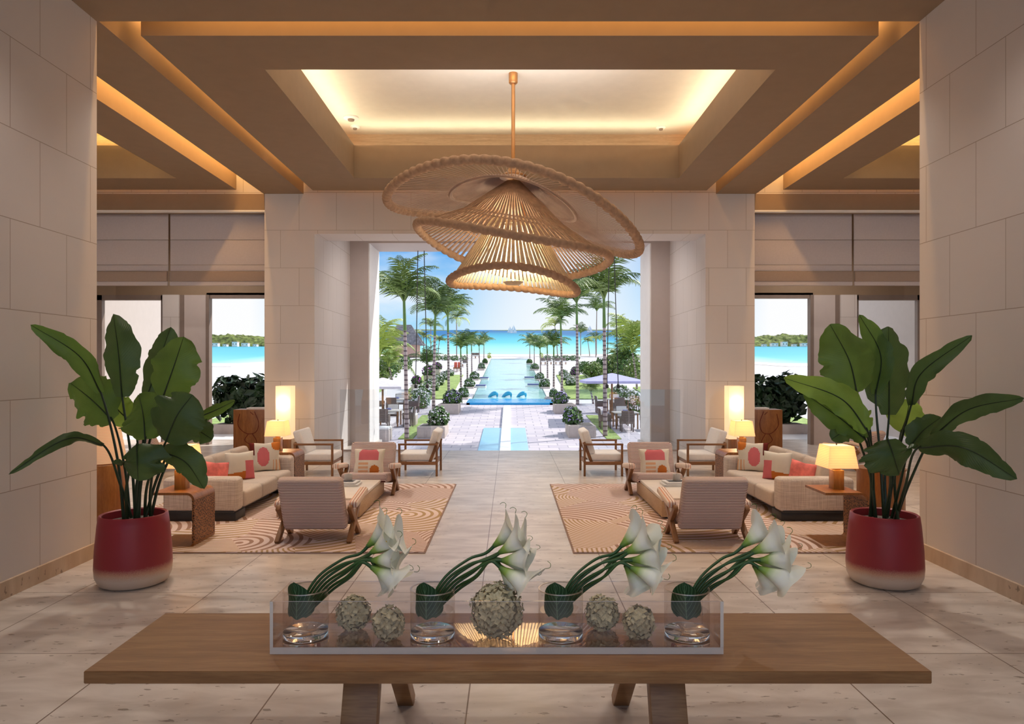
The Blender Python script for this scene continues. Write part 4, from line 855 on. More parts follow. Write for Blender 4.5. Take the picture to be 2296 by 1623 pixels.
# ================================================================== TABLE LAMPS
def tlamp(x, y, lb, w=.31, e=3.0, mt='shade'):
    t = T('table_lamp', lb, 'lamp', (x, y, RZ+.5105), 0, 'square-shaded table lamps')
    box('base', (0, 0, .11), (.11, .11, .22), 'lampbase', t, .004); box('collar', (0, 0, .232), (.06, .06, .025), 'brass', t, .003)
    bm = bmesh.new(); a, b = w/2, w/2*.80; z0, z1 = .25, .475
    for (p0, p1) in ((1, 0), (.985, 1)):
        pass
    lo = [bm.verts.new((sx*a, sy*a, z0)) for sx, sy in ((-1, -1), (1, -1), (1, 1), (-1, 1))]; hi = [bm.verts.new((sx*b, sy*b, z1)) for sx, sy in ((-1, -1), (1, -1), (1, 1), (-1, 1))]
    li = [bm.verts.new((sx*(a-.006), sy*(a-.006), z0)) for sx, sy in ((-1, -1), (1, -1), (1, 1), (-1, 1))]; hi2 = [bm.verts.new((sx*(b-.006), sy*(b-.006), z1)) for sx, sy in ((-1, -1), (1, -1), (1, 1), (-1, 1))]
    for q in range(4):
        r = (q+1) % 4; bm.faces.new((lo[q], lo[r], hi[r], hi[q])); bm.faces.new((li[r], li[q], hi2[q], hi2[r])); bm.faces.new((lo[r], lo[q], li[q], li[r]))
    for q in range(4): bm.faces.new((hi[q], hi[(q+1) % 4], hi2[(q+1) % 4], hi2[q]))
    sh_ = from_bm('lamp_shade', bm, mt, t); box('diffuser', (0, 0, z1-.004), (2*b-.014, 2*b-.014, .004), 'shadetop', t)
    lathe('finial', [(0, z1-.002), (.006, z1-.002), (.008, z1+.012), (0, z1+.016)], 'black', sh_, 10)
    bm = bmesh.new(); bmesh.ops.create_icosphere(bm, subdivisions=2, radius=.03); o = from_bm('bulb', bm, 'bulb', t, True); o.location = (0, 0, .33)
    light('table_lamp_light', 'POINT', (x, y, RZ+.5105+.385), e, (1, .72, .36), radius=.03)
tlamp(-3.39, 7.29, 'amber block lamp with lit pleated shade behind the left potted plant', e=3); tlamp(3.38, 7.29, 'amber block lamp with lit pleated shade beside the right potted plant', e=4)
tlamp(-3.50, 10.64, 'amber block lamp with lit pleated shade at the far end of the left sofa', e=4); tlamp(3.50, 10.64, 'amber block lamp with lit pleated shade at the far end of the right sofa', e=4)
def flamp(x, lb):
    t = T('floor_lamp', lb, 'lamp', (x, 13.1, 0), 0, 'tall lantern floor lamps'); box('base', (0, 0, .24), (.17, .17, .48), 'walnut', t, .004); box('lamp_shade', (0, 0, .97), (.28, .28, .98), 'tall', t, .006)
    light('floor_lamp_light', 'POINT', (x, 12.85, 1.15), 12, (1, .76, .45), radius=.1)
flamp(-4.17, 'tall lit white lantern lamp on brown base against the left stone pier'); flamp(4.17, 'tall lit white lantern lamp on brown base against the right stone pier')
# wooden drum with cream shade behind the left pot, wooden drum stool behind the right
t = T('drum_lamp', 'broad brown drum lamp with cream shade behind the left potted plant', 'lamp', (-4.50, 7.75, 0))
lathe('base', [(0, 0), (.25, 0), (.27, .02), (.27, .74), (.25, .76), (0, .76)], 'walnut', t, 40); lathe('lamp_shade', [(.26, .765), (.17, 1.28), (.165, 1.28), (.25, .765), (.26, .765)], 'shadeoff', t, 40)
t = T('drum_table', 'brown wooden drum table behind the right potted plant', 'table', (4.08, 7.75, 0)); lathe('body', [(0, 0), (.22, 0), (.24, .02), (.24, .68), (0, .68)], 'walnut', t, 40); lathe('tabletop', [(0, .68), (.25, .68), (.25, .70), (0, .70)], 'walnut', t, 40)
# carved cabinets
def cabinet(x0, x1, s, lb):
    t = T('cabinet', lb, 'cabinet', ((x0+x1)/2, 15.45, 0), 0, 'carved walnut cabinets'); w = x1-x0
    box('body', (0, 0, .445), (w, .42, .89), 'walnut', t, .006)
    bm = bmesh.new(); y = -.214
    for pts in ([(-.22, .80), (-.25, .55), (-.10, .38), (.08, .40), (.14, .6), (.06, .85)], [(-.06, .36), (-.12, .22), (.05, .10), (.2, .02)], [(.02, .37), (.10, .2), (.05, .05)], [(-.02, .84), (.04, .78)]):
        tube_bm(bm, [(s*a*w/.68, y, b) for a, b in [(q.x, q.y) for q in bez([(p_[0], p_[1], 0) for p_ in pts], 24)]], .006, 5)
    from_bm('carved_lines', bm, 'maroon', t)
cabinet(-5.98, -5.20, 1, 'brown carved cabinet by the left window opening'); cabinet(5.20, 5.90, -1, 'brown carved cabinet by the right window opening')
for x, nm in ((-5.5, 'left'), (5.42, 'right')):
    t = T('display_tray', 'white tray on top of the %s carved cabinet' % nm, 'tray', (x, 15.45, .8905)); box('tray_floor', (0, 0, .006), (.45, .25, .012), 'white', t); 
    for a in (-1, 1): box('tray_side', (a*.219, 0, .024), (.012, .25, .024), 'white', t); box('tray_end', (0, a*.119, .024), (.426, .012, .024), 'white', t)
# glass balustrades
for x0, x1, lb in ((-3.66, -2.68, 'clear glass balustrade panel at the left edge of the opening'), (-2.66, -1.70, 'clear glass balustrade panel, second from the left pier'),
                   (1.49, 2.56, 'clear glass balustrade panel, second from the right pier'), (2.58, 3.67, 'clear glass balustrade panel at the right edge of the opening')):
    t = T('glass_balustrade', lb, 'balustrade', ((x0+x1)/2, 15.2, 0), 0, 'glass balustrade panels'); box('pane', (0, 0, .68), (x1-x0, .018, 1.30), 'balu', t); box('shoe_rail', (0, 0, .015), (x1-x0, .04, .03), 'panel', t)
# hanging cables of the outer canopy
for (a, b, lb) in (((937, 558), (932, 862), 'dark cable hanging in the opening, leftmost'), ((951, 558), (958, 862), 'dark cable hanging in the opening, second from left'),
               ((1366, 558), (1361, 862), 'dark cable hanging in the opening, third from left'), ((1377, 558), (1386, 862), 'dark cable hanging in the opening, rightmost')):
    d0 = 17.5; p, q = P(a[0], a[1], d0), P(b[0], b[1], d0); p.z = 4.70; t = T('hanging_cable', lb, 'cable', (q.x, d0, q.z)); pp = p-t.location
    tube('cable', [(0, 0, 0), tuple(pp*.5), tuple(pp)], .011, 'black', t, 6); lathe('weight', [(0, -.10), (.035, -.09), (.045, -.03), (.02, .02), (0, .03)], 'black', t, 14)
# ================================================================== GARDEN (ground rises gently to the sea)
def gpoly(name, pts, mat, lift=0, thick=.05, kind='structure'):     # polygon lying on the garden ground, given as (x, y)
    bm = bmesh.new(); a = [bm.verts.new((x, y, gz(y)+lift)) for x, y in pts]; b = [bm.verts.new((x, y, gz(y)+lift-thick)) for x, y in pts]; n = len(pts)
    bm.faces.new(a); bm.faces.new(b[::-1])
    for i in range(n): bm.faces.new((a[i], b[i], b[(i+1) % n], a[(i+1) % n]))
    o = from_bm(name, bm, mat); 
    if kind: o['kind'] = kind
    return o
gpoly('garden_ground', [(-60, 17), (60, 17), (60, 90), (26, 128), (-26, 128), (-60, 90)], 'deck', -.06, .1)
gpoly('paving', [(-5.6, 17), (5.6, 17), (5.6, 43), (-5.6, 43)], 'paving', -.0)
gpoly('beach', [(-110, 86), (-34, 86), (-20, 118), (20, 118), (34, 86), (110, 86), (110, 96), (38, 96), (24, 132), (-24, 132), (-38, 96), (-110, 96)], 'sand', .0)
gpoly('sea', [(-860, 4200), (-44, 205), (-130, 204), (-130, 94), (-36, 94), (-23, 128), (23, 128), (36, 94), (130, 94), (130, 204), (44, 205), (860, 4200)], 'sea', .02, .5)
pw0, pw1 = 2.33, 2.75
gpoly('pool', [(-pw0, 43), (pw0, 43), (pw1, 104), (-pw1, 104)], 'pool', .10, .2); gpoly('pool_edge', [(-pw1-.25, 104), (pw1+.25, 104), (pw1+.25, 105.2), (-pw1-.25, 105.2)], 'deck', .16, .3)
gpoly('pool_cascade', [(-2.6, 42.2), (2.6, 42.2), (2.6, 44.6), (-2.6, 44.6)], 'pooldeep', .13, .2)
b0, b1, b2, b3 = G(1093.6, 961.6), G(1180.5, 961.6), G(1188, 1009), G(1086, 1009)
gpoly('reflecting_basin', [(-1.18, 22), (.70, 22), (.70, b0.y), (-1.18, b0.y)], 'basin', .05, .15)
o = gpoly('water_rill', [(-.36, 22), (.03, 22), (.03, G(1134, 914).y), (-.36, G(1134, 914).y)], 'foam', .14, .2)
for s in (-1, 1):
    gpoly('lawn', [(s*3.9, 46), (s*7.2, 46), (s*8.6, 70), (s*4.6, 70)], 'lawn', .02); gpoly('lawn', [(s*8.6, 32), (s*15, 34), (s*15, 60), (s*9.6, 55)], 'lawn', .02)
    gpoly('lawn', [(s*4.0, 29), (s*4.6, 29), (s*4.6, 37), (s*4.0, 37)], 'lawn', .03)
# palms: unit frond, length 1
def frond(kind, seed, mat):
    rd = random.Random(seed); bm = bmesh.new(); n = 26
    if kind == 'up': a0, a1 = math.radians(70), math.radians(-42)
    else: a0, a1 = math.radians(48), math.radians(-88)
    pts = [Vector((0, 0, 0))]
    for i in range(n): a = a0+(a1-a0)*(i/n)**1.25; pts.append(pts[-1]+Vector((math.cos(a), 0, math.sin(a)))/n)
    tube_bm(bm, pts, lambda u: .014*(1-u)+.003, 4)
    for i in range(4, n+1):
        u = i/n; tn = (pts[i]-pts[i-1]).normalized(); L = .40*math.sin(PI*(.18+.78*u))**.8*(1-.35*u)
        for s in (-1, 1):
            for h in (0,):
                p = pts[i]+(tn/n*h); d = (Vector((.55, s*.9, .05-.30*rd.random()))).normalized(); d = (tn*.6+Vector((0, s*.9, 0))+Vector((0, 0, -.25-.35*rd.random()))).normalized(); l = L*rd.uniform(.8, 1.1)
                e = p+d*l+Vector((0, 0, -.10*l)); m_ = p+d*l*.5+Vector((0, 0, .02)); w_ = Vector((tn.x, 0, tn.z))*.0125
                v = [bm.verts.new(q) for q in (p-w_*.6, m_-w_, e, m_+w_, p+w_*.6)]; bm.faces.new((v[0], v[1], v[3], v[4])); bm.faces.new((v[1], v[2], v[3]))
    me = bpy.data.meshes.new('frond'); bm.to_mesh(me); bm.free(); me.materials.append(M[mat]); return me
FR = {'up': [frond('up', 1, 'frond'), frond('up', 2, 'frondd'), frond('up', 3, 'frond')], 'droop': [frond('droop', 4, 'frondd'), frond('droop', 5, 'frondy')], 'yellow': [frond('up', 6, 'frondy'), frond('droop', 7, 'frond')]}
trunkm = {}
def palm(bx, by, tx, ty, span, label, kind='up', nf=13, group='palms beside the pool', thick=None, d=None, shaft=True, seed=0):
    b = G(bx, by) if d is None else P(bx, by, d); d_ = b.y; tp = P(tx, ty, d_); h = tp.z-b.z; r = (thick or .0042*h+.05)
    t = T('palm_tree', label, 'palm tree', b, 0, group); dx = tp.x-b.x
    sh = h*.80 if shaft else h
    tube('trunk', [(dx*u**1.5, 0, h*u) for u in [k/10*(sh/h) for k in range(11)]], lambda u: r*(1.35-.5*u), 'trunk', t, 10)
    if shaft: tube('crownshaft', [(dx*u**1.5, 0, h*u) for u in [.79, .85, .92, 1.0]], lambda u: r*(1.0-.25*u), 'shaft', t, 10)
    rd = random.Random(seed+int(bx)); L = 1.22*span*d_/F
    for i in range(nf):
        o = bpy.data.objects.new('frond', rd.choice(FR[kind])); C.objects.link(o); o.parent = t; o.location = (dx, 0, h-.02); k = L*rd.uniform(.85, 1.15); o.scale = (k, k, k)
        tilt = rd.uniform(-.55, .35) if i > 2 else -.75; o.rotation_euler = Euler((0, tilt, i*2.39996+rd.uniform(-.2, .2)), 'XYZ')
    return t
left = [(912, 984, 906, 676, 108, 'tallest palm at the far left of the poolside row, nearest the opening'), (972, 927, 976, 707, 84, 'second palm from the opening in the left poolside row'),
        (1006, 886, 1004, 708, 70, 'third palm from the opening in the left poolside row'), (1033.6, 868, 1033, 783, 44, 'fourth palm from the opening in the left poolside row'), (1048, 853.6, 1047, 777, 38, 'fifth palm from the opening in the left poolside row'),
        (1058, 836, 1057, 774, 34, 'sixth palm from the opening in the left poolside row'), (1075, 818, 1074.4, 777, 30, 'seventh palm from the opening in the left poolside row'), (1085, 806, 1085, 768, 26, 'farthest small palm in the left poolside row')]
right = [(1357, 978, 1354, 670, 112, 'tallest palm at the far right of the poolside row, nearest the opening'), (1295, 907, 1293, 679, 80, 'second palm from the opening in the right poolside row'),
         (1260, 882, 1257, 718, 62, 'third palm from the opening in the right poolside row'), (1241.6, 871, 1241.6, 780, 44, 'fourth palm from the opening in the right poolside row'), (1227.7, 851, 1227, 777, 38, 'fifth palm from the opening in the right poolside row'),
         (1212, 839, 1211, 783, 34, 'sixth palm from the opening in the right poolside row'), (1198, 815, 1198, 778, 30, 'seventh palm from the opening in the right poolside row'), (1188, 806, 1188, 769, 26, 'farthest small palm in the right poolside row')]
for a in left+right: palm(*a, nf=15 if a[4] > 60 else 12)
back = [(1024, 803, 1023.6, 716, 36, 'dark drooping palm on the beach behind the left poolside row', 'droop'), (966, 797, 966, 732, 32, 'drooping palm on the beach left of the pool, taller of a clump', 'droop'), (950, 800, 950, 757, 24, 'short drooping palm in the clump left of the pool', 'droop'),
        (982, 800, 985, 765, 22, 'small dark palm right of the clump on the left beach', 'droop'), (1337, 797, 1338, 697, 44, 'slender tall palm behind the right poolside row', 'up'), (1250, 800, 1244, 731, 34, 'dark drooping palm behind the third right poolside palm', 'droop'),
        (1302, 797, 1302, 748, 26, 'small pale palm on the right beach', 'up'), (1336, 801, 1335, 760, 24, 'thin drooping palm in the clump on the right beach', 'droop'), (1322, 798, 1318, 766, 18, 'shortest thin palm in the clump on the right beach', 'droop'), (1390, 798, 1388, 733, 36, 'drooping yellow palm near the hill on the right', 'yellow')]
for a in back: palm(*a[:6], kind=a[6], nf=11, group='palms on the beach', shaft=False)
palm(846, 880, 850, 800, 100, 'low bushy yellow-green palm at the left edge of the opening', 'yellow', 12, 'low garden palms', shaft=False); palm(1428, 872, 1418, 790, 90, 'low bushy palm at the right edge of the opening', 'yellow', 13, 'low garden palms', shaft=False)
palm(880, 862, 872, 822, 62, 'low palm left of the tallest left palm', 'yellow', 12, 'low garden palms', shaft=False); palm(1330, 905, 1325, 880, 40, 'low fan of palm leaves under the right parasol', 'up', 12, 'low garden palms', shaft=False)
palm(1400, 850, 1400, 815, 55, 'low dark palm behind the right parasol', 'up', 12, 'low garden palms', shaft=False)
palm(958, 862, 958, 818, 44, 'low palm beside the purple-flowered planter on the left', 'up', 12, 'low garden palms', shaft=False)
# flowering shrubs in stone planters
def bloom(parent, R, shape, seed, n, mat, size=.07): cloud('blossoms', n, R*1.04, size, seed+50, mat, parent, zmin=-.1, shape=shape, hollow=.85, aspect=1.0)
def planter(x0, x1, yt, yb, bush, label, flower='blw', depthm=1.4, seed=0):
    a = G(x0, yb); d = a.y; X0 = a.x; X1 = (x1-CX)*d/F; h = max(.25, (yb-yt)*d/F); w = X1-X0
    t = T('stone_planter', label, 'planter', ((X0+X1)/2, d+depthm/2, gz(d)), 0, 'flower planters lining the pool terrace')
    pb_ = box('planter_box', (0, 0, h/2), (w, depthm, h), 'planter', t, .02); box('soil', (0, 0, h/2+.004), (w-.2, depthm-.2, .008), 'soil', pb_)
    R = (bush[1]-bush[0])/2*d/F; hh = (yt-bush[2])*d/F; cx = ((bush[0]+bush[1])/2-CX)*d/F-(X0+X1)/2
    f = cloud('foliage', 420, R, .12*max(1, R/.6), seed, 'bush', t, zmin=-.35, shape=(1, .9, min(1.3, hh/R*.75))); f.location = (cx, 0, h+hh*.30)
    g = cloud('blossoms', 230, R*1.03, .075*max(1, R/.6), seed+50, flower, f, zmin=-.2, shape=(1, .9, min(1.3, hh/R*.75)), hollow=.85, aspect=1.0)
for i, a in enumerate([(934.6, 997.5, 956.7, 982.6, (955, 1001, 913), 'stone planter with white flowers, nearest on the left', 'blw', 1.8), (982, 1028, 906, 929, (990, 1032, 876), 'stone planter with lilac and white flowers, second on the left', 'blp', 1.8),
              (1031, 1049, 892, 900.5, (1024, 1050, 869), 'stone planter with white flowers, third on the left', 'blw'), (1044, 1062, 869, 875, (1040, 1063, 850), 'stone planter with white flowers, fourth on the left', 'blw'),
              (1056, 1073, 850, 856, (1052, 1074, 834), 'stone planter with white flowers, fifth on the left', 'blw'), (1071, 1086, 826, 833, (1071, 1087, 814), 'stone planter, sixth on the left by the pool', 'blw'), (1082, 1093, 814, 819, (1081, 1093, 804), 'farthest stone planter on the left by the pool', 'bush'),
              (1275, 1336.7, 954.5, 981.9, (1266, 1309, 910), 'stone planter with lilac flowers, nearest on the right', 'blp', 1.8), (1244, 1292, 906.5, 928, (1243, 1277, 880), 'stone planter with lilac flowers, second on the right', 'blp', 1.8),
              (1224, 1242, 892, 900, (1233, 1252, 869), 'stone planter with green shrub, third on the right', 'blw'), (1212, 1233, 869, 875, (1210, 1235, 851), 'stone planter with white flowers, fourth on the right', 'blw'),
              (1202, 1219, 850, 856, (1201, 1221, 837), 'stone planter with white flowers, fifth on the right', 'blw'), (1189, 1208, 827, 833, (1189, 1210, 815), 'stone planter, sixth on the right by the pool', 'blw'), (1181, 1193, 814, 819, (1181, 1194, 805), 'farthest stone planter on the right by the pool', 'bush'),
              (922, 938, 862, 880, (920, 942, 843), 'grey box planter with magenta flowers on the left', 'blv'), (950, 968, 842, 858, (944, 972, 818), 'grey box planter with purple flowers beyond it on the left', 'blv'), (972, 985, 828, 842, (966, 990, 812), 'grey box planter with shrub by the left lawn', 'blv'),
              (1279, 1296, 842, 850, (1280, 1302, 822), 'planter of purple flowers by the right lawn', 'blv')]):
    planter(*a, seed=i) if len(a) == 8 else planter(*a[:7], seed=i)
# hedges
def shrub(px, py, rpx, hpx, label, mat='bush', flower='blw', group='flowering hedges along the lawns', n=420, nb=260, asp=1):
    b = G(px, py); R = rpx*b.y/F; Hh = hpx*b.y/F; t = T('flowering_shrub', label, 'shrub', b, 0, group)
    f = cloud('foliage', n, R, .13*max(.8, R/.8), int(px), mat, t, zmin=-.6, shape=(1, asp, Hh/R*.62)); f.location = (0, 0, Hh*.38)
    if flower: g = cloud('blossoms', nb, R*1.03, .10*max(.8, R/.8), int(px)+9, flower, f, zmin=-.2, shape=(1, asp, Hh/R*.62), hollow=.86, aspect=1.0)
    for k in (-.15, .12): tube('stem', [(k*R, 0, -.05), (k*R*1.5, 0, Hh*.4)], .02, 'teak', t, 5)
for i, (x, y, r, h) in enumerate([(938, 915, 26, 42), (952, 892, 20, 34), (968, 876, 18, 28), (982, 864, 15, 24), (996, 852, 12, 20), (1008, 843, 10, 16)]): shrub(x, y, r, h, 'white-flowered hedge shrub on the left lawn, number %s from the house' % ['one', 'two', 'three', 'four', 'five', 'six'][i])
for i, (x, y, r, h) in enumerate([(1263, 842, 10, 14), (1271, 852, 11, 16), (1280, 864, 13, 18), (1410, 905, 24, 34), (1424, 925, 22, 40), (1390, 888, 18, 26)]): shrub(x, y, r, h, 'white-flowered hedge shrub on the right, number %s' % ['one at the far lawn end', 'two at the lawn', 'three at the lawn', 'four under the parasol', 'five by the opening edge', 'six behind the dining table'][i])
for i, (x, y, r, h, f) in enumerate([(850, 860, 30, 50, 'bush'), (868, 845, 24, 50, None), (880, 835, 22, 38, 'blw'), (905, 826, 20, 30, 'bush'), (1330, 845, 24, 36, 'bush'), (1352, 842, 26, 42, None), (1378, 842, 30, 56, None), (1405, 850, 30, 70, None), (1425, 855, 26, 60, 'bush'), (1308, 835, 18, 26, 'bush')]):
    shrub(x, y, r, h, ['dense green shrub at the left opening edge', 'tall green shrub behind the left parasol', 'white-flowered tree by the hut', 'green shrub under the hut roof', 'yellow-green shrub left of the right parasol', 'green shrub behind the right parasol apex', 'tall green shrub right of the parasol apex', 'tall dark shrub at the right', 'dense shrub at the right opening edge', 'small shrub by the right beach'][i], 'bush' if i % 2 else 'frond', f, 'garden shrubs', 520, 120)
for i, (x, y, r) in enumerate([(955, 806, 14), (978, 807, 13), (1000, 807, 12), (1020, 808, 11), (1040, 808, 10), (1228, 808, 10), (1248, 808, 11), (1268, 808, 12), (1288, 808, 12)]):
    shrub(x, y, r, 12, 'low green beach hedge shrub, %s' % ['leftmost', 'second from left', 'third from left', 'fourth from left', 'last left of the pool', 'first right of the pool', 'second right of the pool', 'third right of the pool', 'rightmost'][i], 'bush', 'blw', 'low hedge before the beach', 260, 50)
for x, lb in ((1097, 'left'), (1213, 'right')): shrub(x, 803, 5, 14, 'small bright green shrub at the %s far corner of the pool' % lb, 'frondy', None, 'pool corner shrubs', 160)
# pool day-bed blocks
def gbox(name, label, cat, x0, x1, yt, yb, mat, group, dep=1.6, part='block', extra=None):
    a = G(x0, yb); d = a.y; w = (x1-x0)*d/F; h = max(.15, (yb-yt)*d/F*.75); t = T(name, label, cat, (a.x+w/2, d+dep/2, gz(d)), 0, group); box(part, (0, 0, h/2), (w, dep, h), mat, t, .03)
    if extra: box(extra[0], (0, 0, h+.05), (w*.96, dep*.96, .10), extra[1], t, .03)
for x0, x1, yt, yb, lb in ((1074, 1095, 846, 854, 'far block seat on the left edge of the pool'), (1065.5, 1089, 863, 873, 'near block seat on the left edge of the pool'), (1176, 1199, 845, 853, 'far block seat on the right edge of the pool'), (1183, 1209.5, 861, 871, 'near block seat on the right edge of the pool')):
    gbox('daybed_block', lb, 'daybed', x0, x1, yt, yb, 'white', 'block seats along the pool', 1.5, 'base', ('cushion', 'navy'))
for s, k in ((-1, 'left'), (1, 'right')): gpoly('pool_terrace', [(s*2.4, 42.2), (s*3.2, 42.2), (s*3.9, 104), (s*2.8, 104)], 'deck', .12, .3)
# leaping arched sculptures
for i, x in enumerate((1103, 1134, 1167)):
    b = G(x, 893); t = T('arched_sculpture', 'blue leaping arch sculpture at the pool front, %s' % ('left', 'middle', 'right')[i], 'sculpture', b, 0, 'arched sculptures at the pool front'); k = b.y/F
    tube('body', bez([(-12*k, 0, -.1), (-4*k, 0, 6*k), (5*k, 0, 11*k), (11*k, 0, 9*k), (12*k, 0, 1*k)], 20), lambda u: (.02+.12*math.sin(PI*u)**1.2), 'skinny', t, 10)
    bar('fin', (3*k, 0, 10*k), (8*k, 0, 15*k), .03, .16, 'skinny', t)
# parasols
def parasol(cx, cy, hw, hd, ztop, drop, mat, label, base_y, tilt=0):
    t = T('garden_parasol', label, 'parasol', (cx, cy, gz(cy)), 0, 'square parasols over the dining terrace'); z1 = ztop-gz(cy); z0 = z1-drop
    bm = bmesh.new(); ap = bm.verts.new((0, 0, z1)); c = [bm.verts.new((sx*hw, sy*hd, z0)) for sx, sy in ((-1, -1), (1, -1), (1, 1), (-1, 1))]
    v2 = [bm.verts.new((sx*hw, sy*hd, z0-.12)) for sx, sy in ((-1, -1), (1, -1), (1, 1), (-1, 1))]
    for q in range(4): bm.faces.new((c[q], c[(q+1) % 4], ap)); bm.faces.new((v2[q], v2[(q+1) % 4], c[(q+1) % 4], c[q]))
    from_bm('canopy', bm, mat, t); tube('pole', [(0, 0, 0), (0, 0, z1)], .05, 'teak', t, 10); box('base', (0, 0, .05), (.6, .6, .1), 'planter', t, .02)
    for sx, sy in ((-1, -1), (1, -1), (1, 1), (-1, 1)): bar('rib', (0, 0, z1-.06), (sx*hw*.98, sy*hd*.98, z0-.04), .03, .03, 'teak', t, ref=(0, 1, 0) if abs(sx) else (1, 0, 0))
a = P(1372, 836, 34.9); parasol(a.x, a.y, 1.45, 1.6, a.z, .38, 'canvas', 'blue-lilac square parasol over the right dining terrace', 0)
a = P(858, 846, 34.9); parasol(a.x, a.y, 1.15, 1.5, a.z, .42, 'canvasw', 'pale lilac square parasol over the left dining terrace', 0)
# dining furniture
def dchair():
    t = T('dining_chair', 'x', 'chair', (0, 0, 0), 0, 'outdoor dining chairs'); box('seat', (0, 0, .40), (.55, .52, .10), 'wicker', t, .02); box('seat_cushion', (0, 0, .47), (.50, .48, .06), 'cushw', t, .02, 3)
    box('backrest', (0, -.25, .68), (.55, .07, .50), 'wicker', t, .02, rot=(.12, 0, 0)); box('back_cushion', (0, -.20, .70), (.48, .05, .40), 'cushw', t, .02, 3, rot=(.12, 0, 0))
    for s in (-1, 1):
        box('arm_panel', (s*.27, 0, .50), (.05, .52, .30), 'wicker', t, .015)
        for y in (-.22, .22): bar('leg', (s*.25, y, 0), (s*.25, y, .36), .05, .05, 'wicker', t)
    return t
def dtable():
    t = T('dining_table', 'x', 'table', (0, 0, 0), 0, 'outdoor dining tables'); box('tabletop', (0, 0, .73), (1.1, 1.1, .05), 'ceram', t, .01); box('centrepiece_bowl', (0, 0, .80), (.22, .22, .09), 'navy', t, .03, 3)
    for a in (-1, 1):
        for b in (-1, 1): bar('leg', (a*.48, b*.48, 0), (a*.48, b*.48, .705), .06, .06, 'teak', t)
    return t
dc = dchair(); dt = dtable()
tabs = [(872, 955, 'outdoor dining table by the left opening edge'), (890, 925, 'outdoor dining table farther back on the left terrace'), (1402, 960, 'outdoor dining table nearest the right opening edge'), (1385, 925, 'outdoor dining table farther back on the right terrace')]
for i, (x, y, lb) in enumerate(tabs):
    b = G(x, y); o = dt if i == 0 else dup(dt, b); o.location = b; o['label'] = lb
first = True
side = {0: 'front left', 1: 'front right', 2: 'rear'}
for i, (x, y, lb) in enumerate(tabs):
    b = G(x, y)
    for j, (dx, dy, rz) in enumerate(((-.95, -.1, -PI/2), (.95, -.1, PI/2), (.0, .95, PI), (-.1, -1.0, 0))):
        q = Vector((b.x+dx, b.y+dy, gz(b.y+dy))); lab = 'wicker dining chair with white cushions on the %s side of the %s' % (('left', 'right', 'far', 'near')[j], ('front left table', 'rear left table', 'front right table', 'rear right table')[i])
        if first: dc.location = q; dc.rotation_euler = (0, 0, rz); dc['label'] = lab; first = False
        else: dup(dc, q, rz, lab)
# white lounge cabinets at left: outdoor service counters
for (x0, x1, yt, yb, lb) in ((848, 872, 955, 990, 'white-topped outdoor armchair block at the left opening edge'), (918, 932, 925, 955, 'pale outdoor cabinet behind the tallest left palm')): gbox('outdoor_cabinet', lb, 'cabinet', x0, x1, yt, yb, 'planter', 'outdoor cabinets', .8, 'body', ('counter_top', 'white'))
# sun loungers
def lounger():
    t = T('sun_lounger', 'x', 'sun lounger', (0, 0, 0), 0, 'sun loungers by the far pool end'); box('bed', (0, 0, .38), (.62, 1.4, .14), 'cushw', t, .04, 3); box('headrest', (0, .85, .60), (.62, .14, .60), 'wicker', t, .03, rot=(-.6, 0, 0))
    for a in (-.26, .26):
        for b in (-.6, .6): bar('leg', (a, b, 0), (a, b, .32), .07, .07, 'teak', t)
    return t
lg = lounger()
for i, (x, y, lb) in enumerate(((1218, 817, 'first dark-backed sun lounger right of the pool'), (1231, 817, 'second dark-backed sun lounger right of the pool'), (1251, 817, 'third dark-backed sun lounger right of the pool'), (1264, 817, 'fourth dark-backed sun lounger right of the pool'), (1062, 803, 'sun lounger on the sand left of the pool, left one'), (1070, 803, 'sun lounger on the sand left of the pool, right one'), (1042, 822, 'pale sun lounger behind the red ones on the left'))):
    q = G(x, y)
    if i == 0: lg.location = q; lg['label'] = lb
    else: dup(lg, q, 0, lb)
for x, y, lb in ((1021, 832, 'left red-towelled lounger beside the left lawn'), (1029, 832, 'right red-towelled lounger beside the left lawn')):
    q = G(x, y); t = T('towel_lounger', lb, 'sun lounger', q, 0, 'red loungers'); box('bed', (0, 0, .35), (.36, 1.8, .12), 'teak', t, .02); box('towel', (0, .4, .62), (.34, .12, .8), 'redt', t, .04, 3, rot=(-.5, 0, 0))
    for a in (-.14, .14):
        for b in (-.7, .7): bar('leg', (a, b, 0), (a, b, .3), .06, .06, 'teak', t)
# hut
b = G(908, 800); k = b.y/F; t = T('beach_hut', 'thatched beach pavilion with grey hipped roof behind the left palms', 'building', b)
box('wall', (0, 0, 13*k), (62*k, 50*k, 26*k), 'hut', t); bm = bmesh.new(); z0, z1 = 26*k, 72*k
lo = [bm.verts.new((sx*44*k, sy*34*k, z0)) for sx, sy in ((-1, -1), (1, -1), (1, 1), (-1, 1))]; hi = [bm.verts.new((-18*k, 0, z1)), bm.verts.new((14*k, 0, z1))]
bm.faces.new((lo[0], lo[1], hi[1], hi[0])); bm.faces.new((lo[1], lo[2], hi[1])); bm.faces.new((lo[2], lo[3], hi[0], hi[1])); bm.faces.new((lo[3], lo[0], hi[0])); bm.faces.new(lo[::-1]); from_bm('roof', bm, 'shingle', t)
